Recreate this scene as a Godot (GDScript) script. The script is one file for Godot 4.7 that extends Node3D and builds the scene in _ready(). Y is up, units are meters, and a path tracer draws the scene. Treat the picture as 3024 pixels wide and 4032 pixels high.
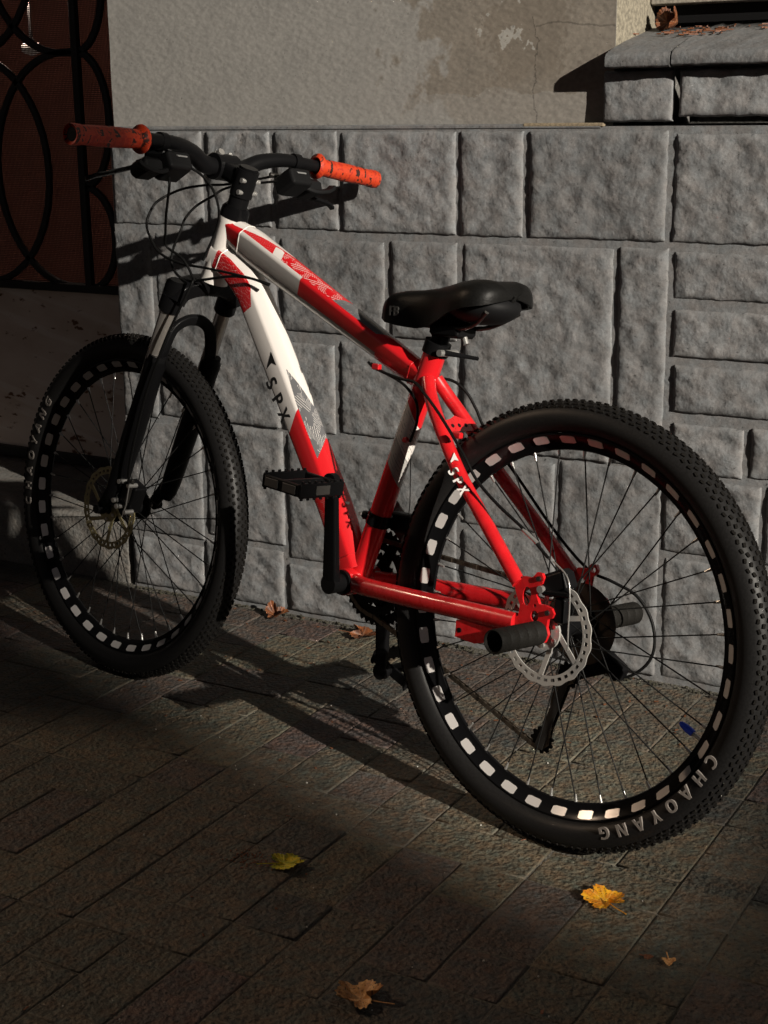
extends Node3D

# ---------------------------------------------------------------- mesh builder
class MB:
	var v := PackedVector3Array()
	var n := PackedVector3Array()
	var uv := PackedVector2Array()
	var c := PackedColorArray()
	var ix := PackedInt32Array()
	var xf := Transform3D.IDENTITY
	func vt(p: Vector3, nn: Vector3, t := Vector2.ZERO) -> int:
		v.append(xf * p); n.append((xf.basis * nn).normalized()); uv.append(t)
		return v.size() - 1
	func tri(a: int, b: int, d: int) -> void:
		var g := (v[b] - v[a]).cross(v[d] - v[a])
		if g.dot(n[a] + n[b] + n[d]) > 0.0:   # clockwise is front in Godot
			ix.append(a); ix.append(d); ix.append(b)
		else:
			ix.append(a); ix.append(b); ix.append(d)
	func quad(a: int, b: int, d: int, e: int) -> void:
		tri(a, b, d); tri(a, d, e)
	func fquad(a: Vector3, b: Vector3, d: Vector3, e: Vector3, nn: Vector3) -> void:
		quad(vt(a, nn, Vector2(0, 0)), vt(b, nn, Vector2(1, 0)), vt(d, nn, Vector2(1, 1)), vt(e, nn, Vector2(0, 1)))
	func mesh() -> ArrayMesh:
		var arr := []
		arr.resize(Mesh.ARRAY_MAX)
		arr[Mesh.ARRAY_VERTEX] = v; arr[Mesh.ARRAY_NORMAL] = n; arr[Mesh.ARRAY_TEX_UV] = uv; arr[Mesh.ARRAY_INDEX] = ix
		if c.size() == v.size() and c.size() > 0: arr[Mesh.ARRAY_COLOR] = c
		var m := ArrayMesh.new()
		m.add_surface_from_arrays(Mesh.PRIMITIVE_TRIANGLES, arr)
		return m
	# chamfered box
	func box(ce: Vector3, size: Vector3, ba := Basis.IDENTITY, bev := 0.0) -> void:
		var h := size * 0.5
		var b: float = min(bev, min(h.x, min(h.y, h.z)) * 0.95)
		var id := {}
		for sx in [-1, 1]:
			for sy in [-1, 1]:
				for sz in [-1, 1]:
					var s := Vector3(sx, sy, sz)
					id[[sx, sy, sz, 0]] = vt(ce + ba * (s * Vector3(h.x, h.y - b, h.z - b)), ba * Vector3(sx, 0, 0), Vector2(sy, sz))
					id[[sx, sy, sz, 1]] = vt(ce + ba * (s * Vector3(h.x - b, h.y, h.z - b)), ba * Vector3(0, sy, 0), Vector2(sx, sz))
					id[[sx, sy, sz, 2]] = vt(ce + ba * (s * Vector3(h.x - b, h.y - b, h.z)), ba * Vector3(0, 0, sz), Vector2(sx, sy))
		for s in [-1, 1]:
			quad(id[[s, -1, -1, 0]], id[[s, 1, -1, 0]], id[[s, 1, 1, 0]], id[[s, -1, 1, 0]])
			quad(id[[-1, s, -1, 1]], id[[1, s, -1, 1]], id[[1, s, 1, 1]], id[[-1, s, 1, 1]])
			quad(id[[-1, -1, s, 2]], id[[1, -1, s, 2]], id[[1, 1, s, 2]], id[[-1, 1, s, 2]])
		if b > 0.0:
			for s in [-1, 1]:
				for t in [-1, 1]:
					quad(id[[s, t, -1, 0]], id[[s, t, 1, 0]], id[[s, t, 1, 1]], id[[s, t, -1, 1]])
					quad(id[[s, -1, t, 0]], id[[s, 1, t, 0]], id[[s, 1, t, 2]], id[[s, -1, t, 2]])
					quad(id[[-1, s, t, 1]], id[[1, s, t, 1]], id[[1, s, t, 2]], id[[-1, s, t, 2]])
					for q in [-1, 1]: tri(id[[s, t, q, 0]], id[[s, t, q, 1]], id[[s, t, q, 2]])
	static func frames(path: Array, up0: Vector3) -> Array:
		var out := []
		var k := path.size()
		var up := up0
		for i in k:
			var t: Vector3 = (path[min(i + 1, k - 1)] - path[max(i - 1, 0)])
			t = t.normalized()
			var s := up.cross(t)
			if s.length() < 1e-4: s = Vector3(0.3, 1, 0.2).cross(t)
			s = s.normalized()
			up = t.cross(s).normalized()
			out.append([s, up, t])
		return out
	# round tube along path
	func tube(path: Array, rad, seg := 12, caps := true, up := Vector3(0, 1, 0.01)) -> void:
		var fr := frames(path, up)
		var rows := []
		var len := 0.0
		for i in path.size():
			if i > 0: len += (path[i] - path[i - 1]).length()
			var r: float = rad[i] if rad is Array else rad
			var row := []
			for j in seg + 1:
				var a := TAU * j / seg
				var d: Vector3 = fr[i][0] * cos(a) + fr[i][1] * sin(a)
				row.append(vt(path[i] + d * r, d, Vector2(float(j) / seg, len)))
			rows.append(row)
		for i in path.size() - 1:
			for j in seg: quad(rows[i][j], rows[i][j + 1], rows[i + 1][j + 1], rows[i + 1][j])
		if caps:
			for e in [0, path.size() - 1]:
				var r: float = rad[e] if rad is Array else rad
				var nn: Vector3 = fr[e][2] * (-1.0 if e == 0 else 1.0)
				var ce := vt(path[e], nn)
				var pr := -1
				for j in seg + 1:
					var a := TAU * j / seg
					var cu := vt(path[e] + (fr[e][0] * cos(a) + fr[e][1] * sin(a)) * r, nn)
					if pr >= 0: tri(ce, pr, cu)
					pr = cu
	# sweep a 2D section (s = side, u = up) along a path; sections: one or one per point
	func sweep(path: Array, secs: Array, up: Vector3, caps := true, fixed_up := false, vlen := false) -> void:
		var fr := frames(path, up)
		if fixed_up:
			for i in path.size():
				var t: Vector3 = fr[i][2]
				var s := up.cross(t).normalized()
				fr[i] = [s, t.cross(s).normalized(), t]
		var rows := []
		var tot := 0.0
		for i in range(1, path.size()): tot += (path[i] - path[i - 1]).length()
		var len := 0.0
		for i in path.size():
			if i > 0: len += (path[i] - path[i - 1]).length()
			var sec: PackedVector2Array = secs[min(i, secs.size() - 1)]
			var m := sec.size()
			var row := []
			var cum := [0.0]
			for j in m: cum.append(cum[j] + (sec[(j + 1) % m] - sec[j]).length())
			for j in m + 1:
				var p := sec[j % m]
				var pa := sec[(j + m - 1) % m]
				var pb := sec[(j + 1) % m]
				var tg := ((p - pa).normalized() + (pb - p).normalized()).normalized()
				var nn2 := Vector2(tg.y, -tg.x)
				if nn2.dot(p) < 0.0: nn2 = -nn2
				var nn: Vector3 = fr[i][0] * nn2.x + fr[i][1] * nn2.y
				row.append(vt(path[i] + fr[i][0] * p.x + fr[i][1] * p.y, nn, Vector2(cum[j] / cum[m], len if vlen else len / tot)))
			rows.append(row)
		for i in path.size() - 1:
			for j in rows[i].size() - 1: quad(rows[i][j], rows[i][j + 1], rows[i + 1][j + 1], rows[i + 1][j])
		if caps:
			for e in [0, path.size() - 1]:
				var nn: Vector3 = fr[e][2] * (-1.0 if e == 0 else 1.0)
				var sec: PackedVector2Array = secs[min(e, secs.size() - 1)]
				var ce := vt(path[e], nn, Vector2(0.02, 0.99 if e > 0 else 0.01))
				var fi := -1
				var pr := -1
				for p in sec:
					var cu := vt(path[e] + fr[e][0] * p.x + fr[e][1] * p.y, nn, Vector2(0.02, 0.99 if e > 0 else 0.01))
					if pr >= 0: tri(ce, pr, cu)
					else: fi = cu
					pr = cu
				tri(ce, pr, fi)
	# lathe about local z; profile of (radius, z)
	func lathe(pr: Array, seg := 48, closed := false, sharp := 0.6) -> void:
		var m := pr.size()
		var cnt := m if closed else m - 1
		var sn := []
		for i in cnt:
			var a: Vector2 = pr[i]
			var b: Vector2 = pr[(i + 1) % m]
			var t := (b - a).normalized()
			sn.append(Vector2(t.y, -t.x))
		# orientation: choose sign by area about the mean
		var me := Vector2.ZERO
		for p in pr: me += p
		me /= m
		var ar := 0.0
		for i in cnt:
			var a: Vector2 = pr[i]
			ar += sn[i].dot((a + pr[(i + 1) % m]) * 0.5 - me) * (pr[(i + 1) % m] - a).length()
		var sg := 1.0 if ar >= 0.0 else -1.0
		for i in cnt:
			var n0: Vector2 = sn[i]
			var na: Vector2 = n0
			var nb: Vector2 = n0
			if closed or i > 0:
				var q: Vector2 = sn[(i - 1 + cnt) % cnt]
				if q.dot(n0) > sharp: na = (q + n0).normalized()
			if closed or i < cnt - 1:
				var q: Vector2 = sn[(i + 1) % cnt]
				if q.dot(n0) > sharp: nb = (q + n0).normalized()
			na *= sg; nb *= sg
			var a: Vector2 = pr[i]
			var b: Vector2 = pr[(i + 1) % m]
			var p0 := -1
			var p1 := -1
			for j in seg + 1:
				var t := TAU * j / seg
				var d := Vector3(cos(t), sin(t), 0)
				var i0 := vt(d * a.x + Vector3(0, 0, a.y), d * na.x + Vector3(0, 0, na.y), Vector2(float(j) / seg, float(i) / cnt))
				var i1 := vt(d * b.x + Vector3(0, 0, b.y), d * nb.x + Vector3(0, 0, nb.y), Vector2(float(j) / seg, float(i + 1) / cnt))
				if j > 0: quad(p0, i0, i1, p1)
				p0 = i0; p1 = i1
	# extrude loops of equal count (outer, inner) in xy by thickness along z
	func ring_plate(outer: Array, inner: Array, z0: float, z1: float) -> void:
		var m := outer.size()
		for j in m:
			var k := (j + 1) % m
			var o0: Vector2 = outer[j]
			var o1: Vector2 = outer[k]
			var i0: Vector2 = inner[j]
			var i1: Vector2 = inner[k]
			for z in [z0, z1]:
				var nn := Vector3(0, 0, 1.0 if z == max(z0, z1) else -1.0)
				fquad(Vector3(o0.x, o0.y, z), Vector3(o1.x, o1.y, z), Vector3(i1.x, i1.y, z), Vector3(i0.x, i0.y, z), nn)
			var t := (o1 - o0).normalized()
			var on := Vector2(t.y, -t.x)
			fquad(Vector3(o0.x, o0.y, z0), Vector3(o1.x, o1.y, z0), Vector3(o1.x, o1.y, z1), Vector3(o0.x, o0.y, z1), Vector3(on.x, on.y, 0))
			t = (i1 - i0).normalized()
			on = Vector2(-t.y, t.x)
			if (i1 - i0).length() > 1e-6:
				fquad(Vector3(i0.x, i0.y, z0), Vector3(i1.x, i1.y, z0), Vector3(i1.x, i1.y, z1), Vector3(i0.x, i0.y, z1), Vector3(on.x, on.y, 0))
	# polygon plate in xy
	func plate(poly: PackedVector2Array, z0: float, z1: float) -> void:
		var tr := Geometry2D.triangulate_polygon(poly)
		for z in [z0, z1]:
			var nn := Vector3(0, 0, 1.0 if z == max(z0, z1) else -1.0)
			var id := []
			for p in poly: id.append(vt(Vector3(p.x, p.y, z), nn, p))
			for i in range(0, tr.size(), 3): tri(id[tr[i]], id[tr[i + 1]], id[tr[i + 2]])
		var cw := Geometry2D.is_polygon_clockwise(poly)
		for j in poly.size():
			var a := poly[j]
			var b := poly[(j + 1) % poly.size()]
			var t := (b - a).normalized()
			var nn := Vector3(t.y, -t.x, 0)
			if cw: nn = -nn
			fquad(Vector3(a.x, a.y, z0), Vector3(b.x, b.y, z0), Vector3(b.x, b.y, z1), Vector3(a.x, a.y, z1), nn)

# ---------------------------------------------------------------- scene helpers
var names := {}
var M := {}
var rng := RandomNumberGenerator.new()
var noi := FastNoiseLite.new()
var noi2 := FastNoiseLite.new()

func numbered(called: String) -> String:
	if not names.has(called):
		names[called] = 0
		return called
	names[called] += 1
	return "%s_%03d" % [called, names[called]]

func tag(o: Node, label := "", category := "", group := "", kind := "") -> Node:
	if label: o.set_meta("label", label)
	if category: o.set_meta("category", category)
	if group: o.set_meta("group", group)
	if kind: o.set_meta("kind", kind)
	return o

func obj(called: String, m: Mesh, material: Material, parent: Node = self) -> MeshInstance3D:
	var o := MeshInstance3D.new()
	o.name = numbered(called) if parent == self else called
	o.mesh = m
	o.material_override = material
	parent.add_child(o, true)
	return o

func base(called: String, at := Vector3.ZERO, parent: Node = self) -> Node3D:
	var o := Node3D.new()
	o.name = numbered(called) if parent == self else called
	parent.add_child(o, true)
	o.position = at
	return o

func lin(r: float, g: float, b: float) -> Color:
	return Color(r, g, b).linear_to_srgb()

func tex(im: Image) -> ImageTexture:
	im.generate_mipmaps()
	return ImageTexture.create_from_image(im)

func noise_image(sz: int, freq: float, seed: int, lo: float, hi: float, oct := 4, kind := FastNoiseLite.TYPE_SIMPLEX_SMOOTH) -> Image:
	var f := FastNoiseLite.new()
	f.seed = seed; f.frequency = freq; f.noise_type = kind
	f.fractal_octaves = oct
	var im := f.get_seamless_image(sz, sz)
	im.convert(Image.FORMAT_RGB8)
	var d := im.get_data()
	for i in d.size():
		d[i] = int(clamp(lo + (hi - lo) * d[i] / 255.0, 0.0, 1.0) * 255.0)
	return Image.create_from_data(sz, sz, false, Image.FORMAT_RGB8, d)

func mottled(seed: int, lo: float, hi: float, speck: float, tint: float, pits: float) -> Image:
	var a := noise_image(512, 0.012, seed, 0.0, 1.0, 5).get_data()
	var c := noise_image(512, 0.07, seed + 1, 0.0, 1.0, 4).get_data()
	var h := noise_image(512, 0.02, seed + 2, 0.0, 1.0, 3).get_data()
	var rg := RandomNumberGenerator.new()
	rg.seed = seed
	var d := PackedByteArray()
	d.resize(512 * 512 * 3)
	for i in 512 * 512:
		var q: float = lerp(lo, hi, 0.55 * a[i * 3] / 255.0 + 0.45 * c[i * 3] / 255.0)
		q *= 1.0 + rg.randf_range(-speck, speck)
		if c[i * 3] / 255.0 < pits: q *= 0.6
		var t := (h[i * 3] / 255.0 - 0.5) * tint
		d[i * 3] = int(clamp(q * (1.0 + t), 0.0, 1.0) * 255.0)
		d[i * 3 + 1] = int(clamp(q, 0.0, 1.0) * 255.0)
		d[i * 3 + 2] = int(clamp(q * (1.0 - 0.6 * t), 0.0, 1.0) * 255.0)
	return Image.create_from_data(512, 512, false, Image.FORMAT_RGB8, d)

func normal_from(sz: int, freq: float, seed: int, strength: float, oct := 5) -> ImageTexture:
	var f := FastNoiseLite.new()
	f.seed = seed; f.frequency = freq; f.fractal_octaves = oct
	var im := f.get_seamless_image(sz, sz)
	im.convert(Image.FORMAT_RGBA8)
	im.bump_map_to_normal_map(strength)
	return tex(im)

func mat(col: Color, rough := 0.6, metal := 0.0) -> StandardMaterial3D:
	var m := StandardMaterial3D.new()
	m.albedo_color = col; m.roughness = rough; m.metallic = metal
	return m

func grain(m: StandardMaterial3D, t: Texture2D, scale: float, nt: Texture2D = null, ns := 1.0) -> StandardMaterial3D:
	m.albedo_texture = t
	m.uv1_triplanar = true; m.uv1_world_triplanar = true
	m.uv1_scale = Vector3.ONE * scale
	if nt:
		m.normal_enabled = true; m.normal_texture = nt; m.normal_scale = ns
	return m

func b(u: float, v: float, w: float) -> Vector3:      # bicycle coordinates: forward, up, left
	return Vector3(u, v, -w)

func smooth_path(p: Array, sub := 6) -> Array:
	var out := []
	var k := p.size()
	for i in k - 1:
		var p0: Vector3 = p[max(i - 1, 0)]
		var p1: Vector3 = p[i]
		var p2: Vector3 = p[i + 1]
		var p3: Vector3 = p[min(i + 2, k - 1)]
		for s in sub: out.append(p1.cubic_interpolate(p2, p0, p3, float(s) / sub))
	out.append(p[k - 1])
	return out

func tube_obj(called: String, path: Array, rad, material: Material, parent: Node, seg := 10) -> MeshInstance3D:
	var m := MB.new()
	m.tube(path, rad, seg)
	return obj(called, m.mesh(), material, parent)

func box_obj(called: String, ce: Vector3, size: Vector3, material: Material, parent: Node, bev := 0.0, ba := Basis.IDENTITY) -> MeshInstance3D:
	var m := MB.new()
	m.box(ce, size, ba, bev)
	return obj(called, m.mesh(), material, parent)

func rounded(poly: Array, r: float, k := 4) -> PackedVector2Array:
	var out := PackedVector2Array()
	var m := poly.size()
	for i in m:
		var p: Vector2 = poly[i]
		var a: Vector2 = (poly[(i + m - 1) % m] - p)
		var c: Vector2 = (poly[(i + 1) % m] - p)
		var ra: float = min(r, a.length() * 0.45)
		var rc: float = min(r, c.length() * 0.45)
		var pa := p + a.normalized() * ra
		var pc := p + c.normalized() * rc
		for j in k:
			var t := float(j) / (k - 1)
			out.append(pa.lerp(p, t).lerp(p.lerp(pc, t), t))
	return out

func hexsec(w: float, h: float, r: float, low := 1.0) -> PackedVector2Array:   # flat sided hydroformed section, wide chamfers on top
	return rounded([Vector2(w, 0.5 * h), Vector2(w * 0.35, h), Vector2(-w * 0.35, h), Vector2(-w, 0.5 * h), Vector2(-w * low, -0.7 * h), Vector2(-w * 0.5 * low, -h), Vector2(w * 0.5 * low, -h), Vector2(w * low, -0.7 * h)], r, 3)

# ================================================================ READY
func _ready() -> void:
	rng.seed = 7
	noi.seed = 11; noi.frequency = 1.0; noi.fractal_octaves = 4
	noi2.seed = 23; noi2.frequency = 1.0; noi2.fractal_octaves = 3
	# camera
	var cam := Camera3D.new()
	cam.name = "camera"
	add_child(cam)
	cam.position = Vector3(0, 1.0695, 2.586)
	cam.basis = Basis(Vector3.UP, 0.5272) * Basis(Vector3.RIGHT, -0.2633) * Basis(Vector3.BACK, -0.0115)
	cam.fov = 38.06
	cam.near = 0.05; cam.far = 300.0
	cam.current = true
	# night sky and exposure
	var we := WorldEnvironment.new()
	we.name = "world_environment"
	var env := Environment.new()
	env.background_mode = Environment.BG_SKY
	var sm := ProceduralSkyMaterial.new()
	sm.sky_top_color = Color(0.13, 0.135, 0.16); sm.sky_horizon_color = Color(0.46, 0.43, 0.41); sm.sky_curve = 0.2
	sm.ground_bottom_color = Color(0.1, 0.1, 0.1); sm.ground_horizon_color = Color(0.46, 0.43, 0.41)
	sm.sun_angle_max = 0.0
	var sky := Sky.new()
	sky.sky_material = sm
	env.sky = sky
	env.background_energy_multiplier = 0.31
	env.tonemap_mode = Environment.TONE_MAPPER_LINEAR
	env.tonemap_exposure = 2.15
	env.sdfgi_enabled = true; env.ssao_enabled = true; env.ssil_enabled = true
	we.environment = env
	add_child(we)

	make_materials()
	# structure
	make_ground()
	make_house()
	make_gate()
	# street lamps, with their lights
	street_lamp(Vector3(8.15, 0, 4.2), 4.35, 104.0, 0.05, Color(1.0, 0.965, 0.91), "slim grey street lamp with a bright head, past the tall added wall", Vector3(0.9, 0, 0.0))
	street_lamp(Vector3(-7.55, 0, 2.05), 4.5, 6.2, 0.14, Color(1.0, 0.87, 0.74), "slim grey street lamp with a dimmer warm head, past the entrance gate", Vector3(-0.9, 0, 0.0))
	# unseen blockers added beyond the frame to shape the far shadows
	var cw := base("added_shade_wall", Vector3(5.15, 0, 3.128))
	tag(cw, "plain rendered wall with a tall pillar, added out of view to block the brighter street lamp", "wall")
	box_obj("pillar", Vector3(0, 2.5, 2.0), Vector3(0.3, 5.0, 4.0), M.plaster_plain, cw, 0.01)
	box_obj("low_shade_wall", Vector3(0, 1.41, -0.503), Vector3(0.2, 2.82, 1.0), M.plaster_plain, cw, 0.01)  # added so its top edge dims the lamp on the right floor
	var bp := box_obj("added_shade_pillar", Vector3(-4.1, 1.7, 0.41), Vector3(0.4, 3.4, 1.6), M.plaster_plain, self, 0.01)  # added to keep the dimmer lamp off the wall foot
	tag(bp, "thick plain rendered pillar added out of view past the gate to block the dimmer street lamp", "pillar")
	# objects
	make_bicycle()
	make_leaves()

# ---------------------------------------------------------------- materials
func make_materials() -> void:
	var g1 := tex(mottled(3, 0.7, 1.0, 0.1, 0.06, 0.16))
	var g2 := tex(noise_image(512, 0.05, 5, 0.7, 1.1, 4))
	var nf := normal_from(512, 0.06, 9, 6.0)
	var nc := normal_from(512, 0.05, 19, 7.0)
	M.g1 = g1; M.g2 = g2; M.nf = nf
	M.stone = []
	for t in [1.0, 0.87, 1.09, 0.94, 1.03]:
		M.stone.append(grain(mat(lin(0.25 * t, 0.25 * t, 0.253 * t), 0.85), g1, 2.3, nf, 0.22))
	M.mortar = grain(mat(lin(0.243, 0.243, 0.246), 0.9), g1, 2.3, nf, 0.12)
	M.plaster_plain = grain(mat(lin(0.17, 0.165, 0.155), 0.9), g2, 2.0, nf, 0.4)
	M.paver = []
	var pt := tex(mottled(31, 0.6, 1.0, 0.2, 0.3, 0.26))
	for k in [Vector3(0.156, 0.132, 0.09), Vector3(0.124, 0.109, 0.08), Vector3(0.143, 0.118, 0.086), Vector3(0.166, 0.142, 0.099), Vector3(0.127, 0.097, 0.08), Vector3(0.098, 0.087, 0.072), Vector3(0.131, 0.091, 0.078)]:
		M.paver.append(grain(mat(lin(k.x, k.y, k.z), 0.72), pt, 3.1, nc, 0.9))
	M.grout = grain(mat(lin(0.13, 0.12, 0.1), 0.95), g2, 4.0, nf, 1.0)
	M.ground = grain(mat(lin(0.045, 0.043, 0.04), 0.9), g2, 1.0, nf, 1.0)
	# bicycle
	M.red = mat(lin(0.62, 0.012, 0.016), 0.26); M.red.clearcoat_enabled = true; M.red.clearcoat = 0.7; M.red.clearcoat_roughness = 0.12
	M.red.albedo_texture = tex(noise_image(256, 0.03, 88, 0.86, 1.06, 5)); M.red.uv1_triplanar = true; M.red.uv1_scale = Vector3.ONE * 5.0
	M.red.roughness = 0.42; M.red.roughness_texture = tex(noise_image(256, 0.05, 89, 0.45, 1.0, 5))
	M.black_gloss = mat(lin(0.005, 0.005, 0.0055), 0.2)
	M.black_satin = mat(lin(0.0055, 0.0055, 0.006), 0.36)
	M.black_plastic = mat(lin(0.008, 0.008, 0.0085), 0.55)
	M.cable = mat(lin(0.006, 0.006, 0.006), 0.45)
	M.rubber = grain(mat(lin(0.0135, 0.013, 0.013), 0.45), g2, 9.0, null)
	M.tread = grain(mat(lin(0.0125, 0.0115, 0.0105), 0.8), g2, 9.0, null)
	M.steel = mat(lin(0.55, 0.54, 0.52), 0.3, 0.75)
	M.dark_steel = mat(lin(0.09, 0.085, 0.08), 0.42, 0.9)
	M.chain = mat(lin(0.16, 0.13, 0.10), 0.42, 0.9)
	M.spoke = mat(lin(0.012, 0.012, 0.012), 0.42, 0.0)
	M.rotor = mat(lin(0.56, 0.54, 0.51), 0.38, 0.45)
	M.rotor_warm = mat(lin(0.36, 0.31, 0.17), 0.4, 0.5)  # front disc: yellowish light falling on it put into the colour
	M.patch = mat(lin(0.66, 0.63, 0.61), 0.3, 0.4)
	M.stanchion = mat(lin(0.45, 0.42, 0.39), 0.22, 0.7)
	M.peg = grain(mat(lin(0.016, 0.015, 0.0135), 0.6), g2, 14.0, M.nf, 0.5)
	M.letter_tyre = mat(lin(0.17, 0.15, 0.135), 0.7)
	M.letter_black = mat(lin(0.01, 0.01, 0.01), 0.4)
	M.letter_white = mat(lin(0.75, 0.72, 0.7), 0.4)
	M.letter_grey = mat(lin(0.03, 0.028, 0.026), 0.6)
	M.saddle = grain(mat(lin(0.009, 0.0088, 0.0085), 0.4), g2, 8.0, M.nf, 0.12)
	M.blue = mat(lin(0.02, 0.06, 0.6), 0.25, 0.2)
	for q in [M.black_satin, M.black_gloss, M.cable, M.black_plastic, M.rubber, M.tread, M.peg, M.saddle, M.spoke]: q.metallic_specular = 0.22
	M.tread.metallic_specular = 0.14
	M.rubber.metallic_specular = 0.3
	M.grip = grip_material()
	M.iron = mat(lin(0.008, 0.008, 0.009), 0.55)
	M.leaf = [leaf_material(Color(0.9, 0.78, 0.14), Color(0.6, 0.62, 0.12), 1), leaf_material(Color(0.93, 0.7, 0.12), Color(0.82, 0.5, 0.1), 2), leaf_material(Color(0.9, 0.7, 0.45), Color(0.7, 0.48, 0.27), 3), leaf_material(Color(0.5, 0.28, 0.13), Color(0.3, 0.16, 0.08), 4)]

func leaf_material(c0: Color, c1: Color, seed: int) -> StandardMaterial3D:
	var im := Image.create(128, 128, false, Image.FORMAT_RGB8)
	var f := FastNoiseLite.new()
	f.seed = seed; f.frequency = 0.03; f.fractal_octaves = 4
	for y in 128:
		for x in 128:
			var t: float = clamp(0.5 + f.get_noise_2d(x, y) * 1.1, 0.0, 1.0)
			var c := c0.lerp(c1, t)
			if f.get_noise_2d(x * 5.0 + 900.0, y * 5.0) > 0.36: c = c.darkened(0.5)
			var p := Vector2(x - 64.0, y - 64.0)
			var a := p.angle()
			var dev: float = abs(fposmod(a + PI / 10.0, PI / 5.0) - PI / 10.0) * p.length()
			if dev < 1.2 and p.length() > 3.0: c = c.lightened(0.18)
			im.set_pixel(x, y, c)
	var m := mat(Color.WHITE, 0.6)
	m.albedo_texture = tex(im)
	m.backlight_enabled = true; m.backlight = Color(0.25, 0.16, 0.03)
	return m

func grip_material() -> StandardMaterial3D:
	var im := Image.create(256, 256, false, Image.FORMAT_RGB8)
	var f := FastNoiseLite.new()
	f.seed = 77; f.frequency = 0.022; f.fractal_octaves = 3
	for y in 256:
		for x in 256:
			var q := f.get_noise_2d(x * 0.45 + 30.0 * f.get_noise_2d(y, x), y * 1.5)
			var c := Color(0.74, 0.22, 0.08)
			if q > 0.27: c = c.lerp(Color(0.09, 0.04, 0.035), clamp((q - 0.27) * 10.0, 0.0, 0.85))
			elif q < -0.28: c = Color(0.66, 0.15, 0.06)
			im.set_pixel(x, y, c)
	var m := mat(Color.WHITE, 0.55)
	m.albedo_texture = tex(im)
	m.uv1_scale = Vector3(1, 7, 1)
	return m

# ---------------------------------------------------------------- ground
func paver_mesh(sx: float, sz: float, seed: int) -> ArrayMesh:
	var m := MB.new()
	var g := 0.0013
	var hx := sx * 0.5 - g
	var hz := sz * 0.5 - g
	var bev := 0.0028
	var r := RandomNumberGenerator.new()
	r.seed = seed
	var nx := int(round(sx / 0.05)) + 1
	var nz := int(round(sz / 0.05)) + 1
	var top := []
	for i in nx + 1:
		var row := []
		for j in nz + 1:
			var x: float = lerp(-hx + bev, hx - bev, float(i) / nx)
			var z: float = lerp(-hz + bev, hz - bev, float(j) / nz)
			var y := r.randf_range(-0.0009, 0.0009)
			row.append(m.vt(Vector3(x, y, z), Vector3(r.randf_range(-0.025, 0.025), 1, r.randf_range(-0.025, 0.025)), Vector2(x, z)))
		top.append(row)
	for i in nx:
		for j in nz: m.quad(top[i][j], top[i + 1][j], top[i + 1][j + 1], top[i][j + 1])
	var rim := []
	for i in nx: rim.append(top[i][0])
	for j in nz: rim.append(top[nx][j])
	for i in nx: rim.append(top[nx - i][nz])
	for j in nz: rim.append(top[0][nz - j])
	var low := []
	var deep := []
	for q in rim:
		var p: Vector3 = m.v[q]
		var o := Vector3(0, 0, 0)
		if abs(p.x) > hx - bev - 1e-5: o.x = sign(p.x)
		if abs(p.z) > hz - bev - 1e-5: o.z = sign(p.z)
		var pl := Vector3(p.x + o.x * bev, -0.0016 + r.randf_range(-0.0005, 0.0005), p.z + o.z * bev)
		low.append(m.vt(pl, o * 0.9 + Vector3(0, 0.45, 0)))
		deep.append(m.vt(Vector3(pl.x, -0.012, pl.z), o))
	for i in rim.size():
		var k := (i + 1) % rim.size()
		m.quad(rim[i], rim[k], low[k], low[i])
		m.quad(low[i], low[k], deep[k], deep[i])
	return m.mesh()

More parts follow.
